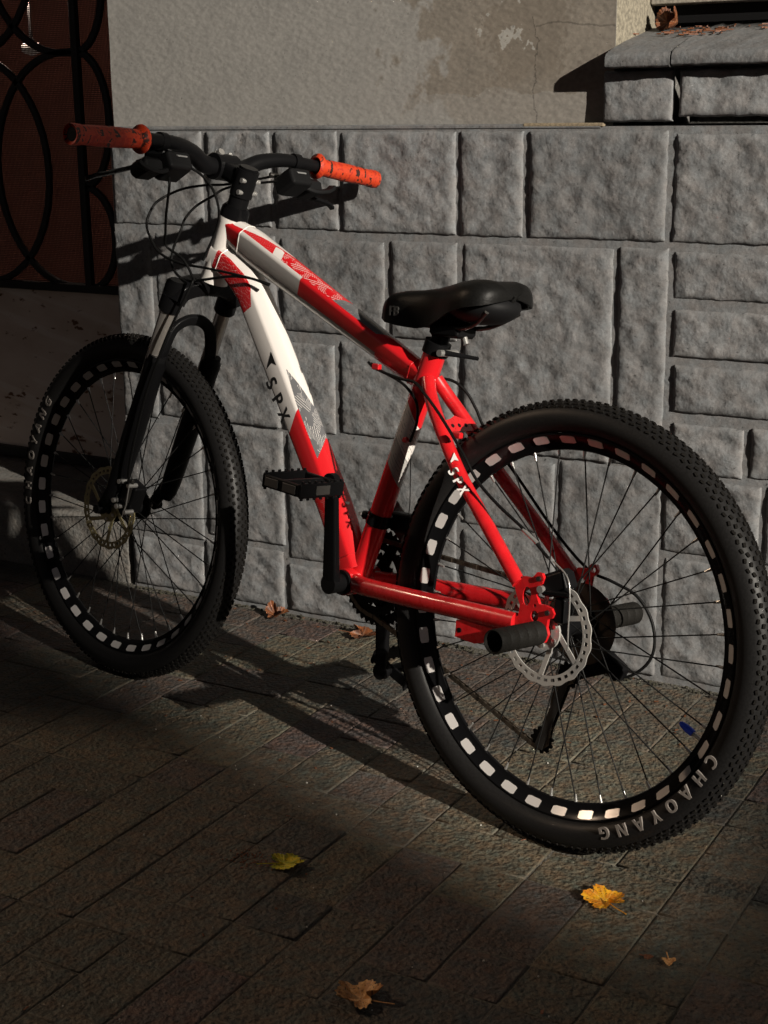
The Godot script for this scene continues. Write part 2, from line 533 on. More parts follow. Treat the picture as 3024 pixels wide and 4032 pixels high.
func make_ground() -> void:
	var gm := MB.new()
	gm.fquad(Vector3(-60, -0.03, -60), Vector3(60, -0.03, -60), Vector3(60, -0.03, 60), Vector3(-60, -0.03, 60), Vector3.UP)
	tag(obj("ground", gm.mesh(), M.ground), "dark ground running out past the pavement", "ground", "", "structure")
	var pv := MB.new()
	pv.box(Vector3(-1.0, -0.0135, 1.4), Vector3(12.0, 0.022, 3.6))
	var pave := obj("pavement", pv.mesh(), M.grout)
	tag(pave, "pavement of square slabs scored into small bricks beside the stone wall", "pavement", "", "structure")
	# slab pattern, each 40 cm slab: [column, row, width, depth] in 10 cm steps
	var pats := [
		[[0, 0, 1, 2], [0, 2, 1, 2], [1, 0, 1, 1], [1, 1, 1, 2], [2, 0, 1, 1], [2, 1, 1, 2], [3, 0, 1, 2], [3, 2, 1, 1], [1, 3, 2, 1], [3, 3, 1, 1]],
		[[0, 0, 1, 2], [0, 2, 1, 2], [1, 0, 1, 1], [1, 1, 1, 2], [2, 0, 1, 2], [2, 2, 1, 1], [3, 0, 1, 2], [3, 2, 1, 1], [1, 3, 2, 1], [3, 3, 1, 1]],
		[[0, 0, 2, 1], [2, 0, 1, 2], [3, 0, 1, 2], [0, 1, 1, 1], [1, 1, 1, 2], [0, 2, 1, 2], [2, 2, 2, 1], [1, 3, 2, 1], [3, 3, 1, 1]],
		[[0, 0, 1, 2], [1, 0, 2, 1], [3, 0, 1, 1], [1, 1, 1, 2], [2, 1, 1, 2], [3, 1, 1, 2], [0, 2, 1, 1], [0, 3, 2, 1], [2, 3, 2, 1]],
	]
	var meshes := {}
	for sz in [[1, 1], [1, 2], [2, 1]]:
		for k in 4: meshes[[sz[0], sz[1], k]] = paver_mesh(sz[0] * 0.1, sz[1] * 0.1, 40 + k)
	var view := PackedVector2Array([Vector2(-1.24, 1.6), Vector2(-0.3, 1.08), Vector2(-0.56, 0.0), Vector2(-2.66, 0.0)])
	var rest := MB.new()
	var count := 0
	var far := []
	for ti in range(-10, 9):
		for tj in range(0, 8):
			var x0 := -1.4 + 0.4 * ti
			var z0 := 0.02 + 0.4 * tj
			var p: Array = pats[rng.randi() % 4]
			if ti == 0 and tj == 2: p = pats[0]
			if ti == 1 and tj == 2: p = pats[1]
			var tone := rng.randi() % 5
			for q in p:
				var c := Vector3(x0 + (q[0] + q[2] * 0.5) * 0.1, rng.randf_range(-0.0012, 0.0008), z0 + (q[1] + q[3] * 0.5) * 0.1)
				var mi: ArrayMesh = meshes[[q[2], q[3], rng.randi() % 4]]
				var tn := tone if rng.randf() < 0.5 else rng.randi() % 7
				if Geometry2D.is_point_in_polygon(Vector2(c.x, c.z), view) and count < 298:
					var o := obj("paving_brick", mi, M.paver[tn], pave)
					o.position = c
					o.rotation = Vector3(rng.randf_range(-0.008, 0.008), 0, rng.randf_range(-0.008, 0.008))
					count += 1
				elif c.x > -3.6 and c.x < 1.6 and c.z < 2.9: far.append([mi, c])
	for f in far:
		var arr: Array = f[0].surface_get_arrays(0)
		var off: int = rest.v.size()
		for i in arr[Mesh.ARRAY_VERTEX].size():
			rest.v.append(arr[Mesh.ARRAY_VERTEX][i] + f[1]); rest.n.append(arr[Mesh.ARRAY_NORMAL][i]); rest.uv.append(Vector2.ZERO)
		for i in arr[Mesh.ARRAY_INDEX]: rest.ix.append(i + off)
	var ro := obj("paving_brick_field", rest.mesh(), M.paver[1], pave)
	ro.set_meta("kind", "stuff")

# ---------------------------------------------------------------- house wall
func stone_mesh(x0: float, x1: float, y0: float, y1: float, seed: float, depth := 0.0055) -> ArrayMesh:
	var m := MB.new()
	var w := x1 - x0
	var h := y1 - y0
	var gs := [0.0, 0.0016 / w, 0.004 / w, 0.008 / w]
	var gt := [0.0, 0.0016 / h, 0.004 / h, 0.008 / h]
	var mx: int = max(4, int(w / 0.0075))
	var my: int = max(4, int(h / 0.0075))
	for i in range(1, mx): gs.append(lerp(0.008 / w, 1.0 - 0.008 / w, float(i) / mx))
	for i in range(1, my): gt.append(lerp(0.008 / h, 1.0 - 0.008 / h, float(i) / my))
	for q in [0.008, 0.004, 0.0016, 0.0]:
		gs.append(1.0 - q / w); gt.append(1.0 - q / h)
	var nx: int = gs.size() - 1
	var ny: int = gt.size() - 1
	var P := []
	var tilt := Vector2(noi.get_noise_2d(seed * 3.1, 5.0), noi.get_noise_2d(seed * 1.7, 9.0)) * 0.03
	for i in nx + 1:
		var row := []
		for j in ny + 1:
			# finer cells at the edges
			var s: float = gs[i]
			var t: float = gt[j]
			var x := x0 + w * s
			var y := y0 + h * t
			var ex: float = min(s, 1.0 - s) * w
			var ey: float = min(t, 1.0 - t) * h
			var wob := 0.0022 * noi2.get_noise_2d(x * 28.0 + seed, y * 28.0)
			var wob2 := 0.0022 * noi2.get_noise_2d(x * 28.0 + seed, y * 28.0 + 77.0)
			var px := x + (wob if ex < 0.02 else 0.0)
			var py := y + (wob2 if ey < 0.02 else 0.0)
			var e: float = min(ex, ey)
			var roundc: float = 1.0 - exp(-e / 0.0019)
			var edge: float = smoothstep(0.0, 0.013, e)
			var nz := 0.0042 * noi.get_noise_2d(x * 8.0 + seed * 13.0, y * 8.0)
			nz += 0.0042 * (0.4 - 2.0 * abs(noi.get_noise_2d(x * 9.0 + seed * 7.0 + 300.0, y * 12.0)))
			nz += 0.0006 * noi2.get_noise_2d(x * 62.0, y * 62.0 + seed)
			var z := -depth + depth * 0.86 * roundc + edge * (0.003 + nz) + (x - (x0 + x1) * 0.5) * tilt.x + (y - (y0 + y1) * 0.5) * tilt.y
			if i == 0 or j == 0 or i == nx or j == ny: z = -depth - 0.004
			row.append(Vector3(px, py, z))
		P.append(row)
	var id := []
	for i in nx + 1:
		var row := []
		for j in ny + 1:
			var dx: Vector3 = P[min(i + 1, nx)][j] - P[max(i - 1, 0)][j]
			var dy: Vector3 = P[i][min(j + 1, ny)] - P[i][max(j - 1, 0)]
			row.append(m.vt(P[i][j], dx.cross(dy).normalized(), Vector2(P[i][j].x, P[i][j].y)))
		id.append(row)
	for i in nx:
		for j in ny: m.quad(id[i][j], id[i + 1][j], id[i + 1][j + 1], id[i][j + 1])
	return m.mesh()

func plaster_material() -> StandardMaterial3D:
	# x -2.19..-1.03, y 1.04..1.62 mapped once over the panel; stains, flakes and cracks as in the photograph
	var W := 1024
	var H := 512
	var im := Image.create(W, H, false, Image.FORMAT_RGB8)
	var f := FastNoiseLite.new()
	f.seed = 5; f.frequency = 0.012; f.fractal_octaves = 5
	var fi := FastNoiseLite.new()
	fi.seed = 8; fi.frequency = 0.09; fi.fractal_octaves = 3
	for py in H:
		for px in W:
			var x := -2.19 + 1.16 * px / W
			var y := 1.62 - 0.58 * py / H
			var n0 := f.get_noise_2d(px, py)
			var n1 := fi.get_noise_2d(px, py)
			var c := Color(0.35, 0.336, 0.315)
			c = c.lerp(Color(0.295, 0.285, 0.27), clamp(0.35 + n0 * 0.9, 0.0, 1.0) * 0.55)
			c = c * (1.0 + 0.16 * n1)
			# damp brown stain with a wandering outline
			var bx := -1.385 + 0.17 * n0 + 0.05 * sin(y * 9.0) + 0.015 * n1
			var st: float = smoothstep(bx - 0.02, bx + 0.035, x)
			if y < 1.105 + 0.02 * n0: st *= 0.55
			c = c.lerp(Color(0.24, 0.205, 0.165) * (1.0 + 0.2 * n1 + 0.25 * n0), st * 0.8)
			# second, darker stain round the crack
			var st2: float = smoothstep(0.09, 0.05, abs(x + 1.2 + 0.06 * n0) + 0.05 * n1) * smoothstep(1.1, 1.14, y + 0.03 * n0)
			c = c.lerp(Color(0.17, 0.135, 0.1), st2 * 0.35)
			# flaked paint spots
			var fl := f.get_noise_2d(px * 2.3 + 500.0, py * 2.3) + 0.45 * n1
			var reg := exp(-pow((x + 1.245) / 0.045, 2.0)) * (exp(-pow((y - 1.29) / 0.06, 2.0)) + 0.75 * exp(-pow((y - 1.195) / 0.03, 2.0)))
			if fl + reg * 0.75 > 0.78: c = Color(0.42, 0.40, 0.37)
			# hairline cracks
			var ck: float = abs(x + 1.187 + 0.012 * f.get_noise_1d(py * 0.9) + 0.004 * n1)
			if ck < 0.0011 and y < 1.235: c = c * 0.55
			var cy: float = abs(y - (1.222 - 0.32 * pow(max(0.0, abs(x + 1.13) - 0.01), 1.5)) + 0.006 * n0)
			if cy < 0.0013 and x > -1.187: c = c * 0.62
			if n1 > 0.62 and n0 > 0.1: c = c * 0.6
			c = c * 0.8
			im.set_pixel(px, py, Color(c.r, c.g, c.b).linear_to_srgb())
	var m := mat(Color.WHITE, 0.9)
	m.albedo_texture = tex(im)
	m.normal_enabled = true
	m.normal_texture = normal_from(512, 0.08, 41, 5.0)
	m.normal_scale = 0.09
	return m

func make_house() -> void:
	var h := base("house", Vector3(0, 0, 0))
	tag(h, "house front with grey rough stone cladding below pale stained plaster and a window sill", "house")
	# core of the wall
	var core := MB.new()
	core.box(Vector3(0.405, 0.51, -0.2252), Vector3(5.19, 1.06, 0.44))
	var cl := obj("stone_cladding", core.mesh(), M.mortar, h)
	# blocks (x0, x1, y0, y1)
	var S := [[-2.186, -1.941, .838, 1.034], [-1.929, -1.768, .84, 1.034], [-1.757, -1.606, .838, 1.034], [-1.596, -1.339, .837, 1.033], [-1.33, -1.198, .836, 1.033], [-1.186, -.917, .837, 1.033], [-.905, -.48, .837, 1.027],
		[-2.19, -2.09, .407, .823], [-2.08, -1.761, .415, .823], [-1.75, -1.499, .628, .82], [-1.485, -1.337, .63, .823], [-1.324, -1.013, .42, .824], [-1.003, -.908, .42, .827],
		[-.898, -.48, .737, .822], [-.895, -.48, .632, .719], [-.891, -.48, .53, .618], [-.888, -.754, .416, .51], [-.742, -.48, .42, .513],
		[-1.752, -1.621, .414, .605], [-1.608, -1.337, .42, .615], [-2.194, -1.977, .136, .398], [-1.963, -1.757, .153, .411], [-1.747, -1.337, .128, .406], [-1.324, -1.122, .262, .407], [-1.112, -.906, .008, .417], [-1.324, -1.118, .008, .25],
		[-.9, -.717, .262, .407], [-.707, -.48, .262, .41], [-.895, -.48, .008, .25], [-2.186, -1.983, .006, .122], [-1.975, -1.764, .006, .14], [-1.749, -1.336, .008, .114],
		[-1.043, -.912, 1.047, 1.135], [-.901, -.48, 1.055, 1.135]]
	# the cladding goes on to the right of the frame in the same panels
	for k in 4:
		var ox := 0.427 * k - 0.472
		for q in [[0.0, .15, .838, 1.034], [.162, .417, .838, 1.034], [.004, .31, .42, .823], [.322, .417, .42, .823], [0.0, .2, .262, .407], [.212, .417, .006, .41], [0.0, .2, .006, .25]]:
			S.append([ox + q[0], ox + q[1], q[2], q[3]])
		S.append([ox, ox + .417, 1.047, 1.135])
	var k := 0
	for s in S:
		obj("stone_block", stone_mesh(s[0], s[1], s[2], s[3], 3.7 * k + 1.0, 0.0055), M.stone[(k * 7 + k / 3) % 5], cl)
		k += 1
	# plaster above, set back from the stone
	var pm := MB.new()
	var nx := 58
	var ny := 29
	var id := []
	for i in nx + 1:
		var row := []
		for j in ny + 1:
			var x := -2.19 + 1.16 * i / nx
			var y := 1.04 + 0.58 * j / ny
			var z := -0.022 + 0.0022 * noi.get_noise_2d(x * 6.0, y * 6.0)
			row.append(pm.vt(Vector3(x, y, z), Vector3(0.02 * noi.get_noise_2d(x * 9.0 + 40.0, y * 9.0), 0.02 * noi.get_noise_2d(x * 9.0, y * 9.0 + 40.0), 1), Vector2(float(i) / nx, 1.0 - float(j) / ny)))
		id.append(row)
	for i in nx:
		for j in ny: pm.quad(id[i][j], id[i + 1][j], id[i + 1][j + 1], id[i][j + 1])
	obj("plaster_panel", pm.mesh(), plaster_material(), h)
	box_obj("plaster_wall", Vector3(-1.61, 1.324, -0.238), Vector3(1.156, 0.568, 0.42), M.plaster_plain, h)
	box_obj("plaster_wall", Vector3(0.405, 2.42, -0.232), Vector3(5.19, 1.6, 0.42), M.plaster_plain, h)
	box_obj("plaster_wall", Vector3(1.7, 1.33, -0.232), Vector3(2.6, 0.578, 0.42), M.plaster_plain, h)
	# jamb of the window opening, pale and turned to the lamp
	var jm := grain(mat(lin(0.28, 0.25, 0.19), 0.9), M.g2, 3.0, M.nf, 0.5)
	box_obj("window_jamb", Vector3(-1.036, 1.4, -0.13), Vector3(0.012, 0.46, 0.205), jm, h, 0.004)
	# ledge over the stone with remains of yellowish paint
	box_obj("ledge", Vector3(-1.62, 1.0405, -0.01), Vector3(1.15, 0.009, 0.016), M.mortar, h, 0.003)
	var ym := grain(mat(lin(0.3, 0.24, 0.16), 0.9), M.g2, 6.0)
	box_obj("paint_remnant", Vector3(-1.12, 1.0425, -0.008), Vector3(0.16, 0.008, 0.014), ym, h, 0.003)
	# sloping sill of two slabs
	var sill := base("window_sill", Vector3.ZERO, h)
	for s in [[-1.027, -0.909, 0.0], [-0.9055, 0.36, 0.002]]:
		var sb := MB.new()
		var sl := 13 if s[1] < 0.0 else 90
		var prof := []
		for t in [[0.028, 1.1395], [0.034, 1.143], [0.0335, 1.157], [0.028, 1.164], [0.0, 1.172], [-0.06, 1.187], [-0.13, 1.201], [-0.20, 1.216], [-0.2, 1.14]]: prof.append(Vector2(t[0], t[1] + s[2]))
		var rows := []
		for i in sl + 1:
			var x: float = lerp(s[0], s[1], float(i) / sl)
			var row := []
			for j in prof.size():
				var q: Vector2 = prof[j]
				var dz := 0.0026 * noi.get_noise_2d(x * 70.0, j * 3.0) if j < 8 else 0.0
				var tg: Vector2 = (prof[min(j + 1, prof.size() - 1)] - prof[max(j - 1, 0)]).normalized()
				row.append(sb.vt(Vector3(x, q.y + dz * 0.8, q.x + dz), Vector3(0, -tg.x, tg.y) + Vector3(0.2 * dz / 0.0035, 0, 0), Vector2(x, q.x)))
			rows.append(row)
		for i in sl:
			for j in prof.size() - 1: sb.quad(rows[i][j], rows[i + 1][j], rows[i + 1][j + 1], rows[i][j + 1])
			sb.quad(rows[i][0], rows[i + 1][0], rows[i + 1][8], rows[i][8])
		for e in [0, sl]:
			var nn := Vector3(-1 if e == 0 else 1, 0, 0)
			var ce := sb.vt(Vector3(s[0] if e == 0 else s[1], 1.165, -0.08), nn)
			var pr := -1
			for j in prof.size() + 1:
				var cu := sb.vt(sb.v[rows[e][j % prof.size()]], nn)
				if pr >= 0: sb.tri(ce, pr, cu)
				pr = cu
		obj("sill_slab", sb.mesh(), M.stone[1], sill)
	box_obj("house_body", Vector3(0.41, 1.55, -1.76), Vector3(5.17, 3.1, 2.56), M.plaster_plain, h)
	# window frame, pane and a black strip for the shaded gap
	var win := base("window", Vector3.ZERO, h)
	var fm := grain(mat(lin(0.35, 0.32, 0.27), 0.6), M.g2, 4.0)
	box_obj("frame", Vector3(-0.35, 1.283, -0.215), Vector3(1.36, 0.055, 0.05), fm, win, 0.004)
	box_obj("frame", Vector3(-1.002, 1.47, -0.222), Vector3(0.05, 0.32, 0.05), fm, win, 0.004)
	box_obj("frame", Vector3(-0.35, 1.24, -0.235), Vector3(1.36, 0.032, 0.03), M.black_plastic, win)  # not a frame member: black strip in place of the shaded gap
	box_obj("pane", Vector3(-0.35, 1.47, -0.24), Vector3(1.3, 0.33, 0.006), mat(lin(0.02, 0.02, 0.022), 0.08), win)

# ---------------------------------------------------------------- gate and step
func make_gate() -> void:
	var stp := MB.new()
	stp.box(Vector3(-3.05, 0.07, -0.24), Vector3(1.7, 0.165, 0.47), Basis.IDENTITY, 0.012)
	var st := obj("door_step", stp.mesh(), grain(mat(lin(0.24, 0.225, 0.205), 0.85), M.g1, 2.5, M.nf, 0.4))
	tag(st, "low worn stone step in front of the rusty gate", "step")
	var g := base("iron_gate", Vector3(-2.9, 0.153, -0.38))
	tag(g, "rusty gate with black iron ovals over a red-brown screen and a sheet metal lower panel", "gate")
	var o := Vector3(2.9, -0.153, 0.38)      # world to gate
	# lower sheet panel, stained with rust
	var im := Image.create(512, 384, false, Image.FORMAT_RGB8)
	var f := FastNoiseLite.new()
	f.seed = 15; f.frequency = 0.01; f.fractal_octaves = 5
	for y in 384:
		for x in 512:
			var n0 := f.get_noise_2d(x, y)
			var n1 := f.get_noise_2d(x * 4.0 + 400.0, y * 4.0)
			var c := Color(0.78, 0.66, 0.58).lerp(Color(0.66, 0.53, 0.44), clamp(0.4 + n0, 0.0, 1.0))
			var sc := f.get_noise_2d((x + y * 1.2) * 0.25, (y - x * 0.5) * 2.0 + 90.0)
			if sc > 0.18: c = c.lerp(Color(0.85, 0.76, 0.7), clamp((sc - 0.18) * 2.5, 0.0, 0.6))
			var rz: float = clamp((y - 210.0) / 150.0, 0.0, 1.0)
			if n1 + 0.4 * n0 + 0.12 * rz > 0.58: c = Color(0.16, 0.075, 0.04)
			elif n1 + 0.4 * n0 + 0.14 * rz > 0.48: c = c.lerp(Color(0.3, 0.17, 0.1), 0.45)
			im.set_pixel(x, y, Color(c.r, c.g, c.b).linear_to_srgb())
	var pm := mat(Color.WHITE, 0.65)
	pm.albedo_texture = tex(im)
	var pq := MB.new()
	pq.fquad(Vector3(-3.4, 0.18, -0.385) + o, Vector3(-2.2, 0.18, -0.385) + o, Vector3(-2.2, 0.627, -0.385) + o, Vector3(-3.4, 0.627, -0.385) + o, Vector3(0, 0, 1))
	for i in 4: pq.uv[i].y = 1.0 - pq.uv[i].y
	pq.box(Vector3(-2.8, 0.4, -0.395) + o, Vector3(1.2, 0.44, 0.015))
	obj("sheet_panel", pq.mesh(), pm, g)
	# woven red-brown screen behind the ironwork
	var wi := Image.create(256, 256, false, Image.FORMAT_RGBA8)
	for y in 256:
		for x in 256:
			var ax := fposmod(x / 16.0, 1.0)
			var ay := fposmod(y / 16.0, 1.0)
			var over := (int(x / 16) + int(y / 16)) % 2 == 0
			var on := ax < 0.62 or ay < 0.62
			var q := 0.75 + 0.25 * (sin(ax * PI) if over else sin(ay * PI))
			wi.set_pixel(x, y, Color(0.3 * q, 0.2 * q, 0.17 * q, 1.0 if on else 0.0))
	var wm := mat(Color.WHITE, 0.7)
	wm.albedo_texture = tex(wi)
	wm.transparency = BaseMaterial3D.TRANSPARENCY_ALPHA_SCISSOR
	wm.alpha_scissor_threshold = 0.5
	wm.cull_mode = BaseMaterial3D.CULL_DISABLED
	wm.uv1_scale = Vector3(16, 16, 1)
	var wq := MB.new()
	wq.fquad(Vector3(-3.4, 0.64, -0.40) + o, Vector3(-2.2, 0.64, -0.40) + o, Vector3(-2.2, 1.84, -0.40) + o, Vector3(-3.4, 1.84, -0.40) + o, Vector3(0, 0, 1))
	obj("woven_screen", wq.mesh(), wm, g)
	# iron bars
	box_obj("rail", Vector3(-2.8, 0.636, -0.372) + o, Vector3(1.2, 0.022, 0.022), M.iron, g, 0.003)
	box_obj("rail", Vector3(-2.8, 1.83, -0.372) + o, Vector3(1.2, 0.03, 0.03), M.iron, g, 0.003)
	box_obj("rail", Vector3(-2.8, 0.172, -0.385) + o, Vector3(1.2, 0.03, 0.03), M.iron, g, 0.003)
	for x in [-3.38, -2.987, -2.592, -2.21]:
		box_obj("bar", Vector3(x, 1.232, -0.371) + o, Vector3(0.021, 1.18, 0.018), M.iron, g, 0.003)
	# interlaced ovals: tall ones centred between the bars and on them
	var arcs := []
	for cy in [0.93, 1.512]:
		arcs.append([-2.64, cy, 0.245, 0.291, deg_to_rad(79.0), deg_to_rad(281.0)])
		arcs.append([-2.954, cy, 0.245, 0.291, 0.0, TAU])
	for q in [[1.058, 0.163], [0.765, 0.128], [1.39, 0.167]]: arcs.append([-2.592, q[0], 0.092, q[1], -PI * 0.5, PI * 0.5])
	for q in arcs:
		var ring := []
		for i in 41:
			var a: float = lerp(q[4], q[5], i / 40.0)
			ring.append(Vector3(q[0] + q[2] * cos(a), clamp(q[1] + q[3] * sin(a), 0.64, 1.83), -0.3735) + o)
		var rm := MB.new()
		rm.sweep(ring, [rounded([Vector2(0.0085, 0.006), Vector2(-0.0085, 0.006), Vector2(-0.0085, -0.006), Vector2(0.0085, -0.006)], 0.002, 3)], Vector3(0, 0, 1), false, true)
		obj("scroll_oval", rm.mesh(), M.iron, g)
	# yard behind: a red-brown wall lit by a small lamp that glints through the screen
	var yw := box_obj("yard_wall", Vector3(-3.4, 1.3, -1.75), Vector3(3.0, 2.7, 0.1), grain(mat(lin(0.34, 0.125, 0.1), 0.8), M.g1, 1.5, M.nf, 0.4), self)
	tag(yw, "red-brown yard wall seen dimly through the woven screen of the gate", "wall")
	var lamp := base("yard_lamp", Vector3(-3.134, 1.259, -0.8))
	tag(lamp, "small lit lamp glinting through the woven screen of the gate", "lamp")
	var lm := mat(lin(0.8, 0.78, 0.75), 0.5)
	lm.emission_enabled = true; lm.emission = Color(1.0, 0.93, 0.86); lm.emission_energy_multiplier = 0.06
	var lb := MB.new()
	lb.lathe([Vector2(0.0, 0.03), Vector2(0.02, 0.026), Vector2(0.034, 0.012), Vector2(0.036, -0.004), Vector2(0.026, -0.02), Vector2(0, -0.026)], 20)
	obj("bulb", lb.mesh(), lm, lamp).scale = Vector3(0.95, 0.55, 0.8)
	tube_obj("stem", [Vector3(0, 0.015, 0), Vector3(0, 0.05, 0), Vector3(0, 1.35, 0)], [0.01, 0.004, 0.004], M.iron, lamp, 8)
	var yl := OmniLight3D.new()
	yl.name = "light"
	lamp.add_child(yl)
	yl.position = Vector3(0, 0.12, 0.02)
	yl.light_energy = 0.11; yl.light_color = Color(1.0, 0.88, 0.8); yl.light_size = 0.03
	yl.omni_range = 12.0; yl.omni_attenuation = 2.0; yl.shadow_enabled = true

# ---------------------------------------------------------------- street lamp
func street_lamp(at: Vector3, hgt: float, energy: float, size: float, col: Color, label: String, side: Vector3) -> void:
	var r := base("street_lamp", at + side)
	tag(r, label, "street lamp", "street lamps")
	var pm := mat(lin(0.2, 0.2, 0.2), 0.5, 0.6)
	tube_obj("pole", [Vector3(0, -0.01, 0), Vector3(0, 0.4, 0), Vector3(0, 0.42, 0), Vector3(0, hgt + 0.35, 0)], [0.08, 0.08, 0.05, 0.04], pm, r, 14)
	tube_obj("arm", smooth_path([Vector3(0, hgt + 0.3, 0), -side * 0.3 + Vector3(0, hgt + 0.42, 0), -side + Vector3(0, hgt + 0.32, 0)]), 0.025, pm, r, 10)
	var hd := MB.new()
	hd.xf = Transform3D(Basis(Vector3(1, 0, 0), Vector3(0, 0, -1), Vector3(0, 1, 0)), -side + Vector3(0, hgt, 0))
	hd.lathe([Vector2(0.0, 0.32), Vector2(0.05, 0.31), Vector2(0.1, 0.24), Vector2(0.16, 0.18), Vector2(0.17, 0.165), Vector2(0.0, 0.165)], 24)
	obj("lamp_head", hd.mesh(), pm, r)
	var le := mat(lin(0.8, 0.8, 0.78), 0.4)
	le.emission_enabled = true; le.emission = col; le.emission_energy_multiplier = 2.0
	var ln := MB.new()
	ln.xf = hd.xf
	ln.lathe([Vector2(0.0, 0.16), Vector2(0.1, 0.16), Vector2(0.11, 0.13), Vector2(0.08, 0.1), Vector2(0.0, 0.09)], 24)
	obj("lens", ln.mesh(), le, r)
	var li := OmniLight3D.new()
	li.name = "light"
	r.add_child(li)
	li.position = -side + Vector3(0, hgt, 0)
	li.light_energy = energy; li.light_color = col; li.light_size = size
	li.omni_range = 60.0; li.omni_attenuation = 2.0
	li.shadow_enabled = true

# ---------------------------------------------------------------- leaves
func leaf_mesh(size: float, seed: int, curl: float, lobes := 5) -> ArrayMesh:
	var m := MB.new()
	var r := RandomNumberGenerator.new()
	r.seed = seed
	var K := 80
	var R := 6
	var ce := Vector2(0, 0)
	var rows := []
	var ph := r.randf() * 6.0
	for i in K + 1:
		var a := PI * 0.5 + TAU * (i % K) / K
		var da := fposmod(a - PI * 1.5 + PI, TAU) - PI      # angle from the stem side
		var lob: float = abs(cos((a - PI * 0.5) * lobes * 0.5 * 0.93))
		var rad := 0.66 + 0.34 * pow(lob, 0.75)
		rad *= 1.0 - 0.75 * exp(-pow(da / 0.22, 2.0))
		rad *= 0.86 + 0.14 * cos(a - PI * 0.5)
		rad += 0.05 * sin(a * 23.0 + ph) + 0.03 * sin(a * 41.0)
		var row := []
		for k in R + 1:
			var q := float(k) / R
			var p := Vector2(cos(a), sin(a)) * rad * q * size
			var y: float = 0.0015 + curl * size * (0.6 * q * q * (0.5 + 0.5 * sin(a * 2.0 + ph)) + 0.12 * q * abs(sin((a - PI * 0.5) * lobes * 0.47)) + 0.22 * q * q * q * (0.5 + 0.5 * sin(a * 5.0 + ph * 2.0)))
			row.append(Vector3(p.x, y, p.y))
		rows.append(row)
	var id := []
	for i in K + 1:
		var row := []
		for k in R + 1:
			var t: Vector3 = rows[(i + 1) % K][max(k, 1)] - rows[(i + K - 1) % K][max(k, 1)]
			var s: Vector3 = rows[i][min(k + 1, R)] - rows[i][max(k - 1, 0)]
			var nn := t.cross(s).normalized()
			if nn.y < 0: nn = -nn
			var p: Vector3 = rows[i][k]
			row.append(m.vt(p, nn, Vector2(0.5 + p.x / size * 0.45, 0.5 + p.z / size * 0.45)))
		id.append(row)
	for i in K:
		for k in R: m.quad(id[i][k], id[i + 1][k], id[i + 1][k + 1], id[i][k + 1])
	return m.mesh()

func leaf(at: Vector3, size: float, turn: float, mi: int, seed: int, curl: float, label: String, tilt := 0.0, lobes := 5) -> void:
	var l := base("fallen_leaf", at)
	l.rotation = Vector3(tilt, turn, 0)
	tag(l, label, "leaf", "fallen leaves on the pavement")
	obj("blade", leaf_mesh(size, seed, curl, lobes), M.leaf[mi], l)
	tube_obj("stalk", smooth_path([Vector3(0, 0.003, -0.1 * size), Vector3(0.02 * size, 0.004, -0.6 * size), Vector3(-0.06 * size, 0.006, -1.3 * size)], 4), [0.0012, 0.0011, 0.001, 0.0009, 0.0009, 0.0008, 0.0008, 0.0008, 0.0008], M.leaf[mi], l, 6)

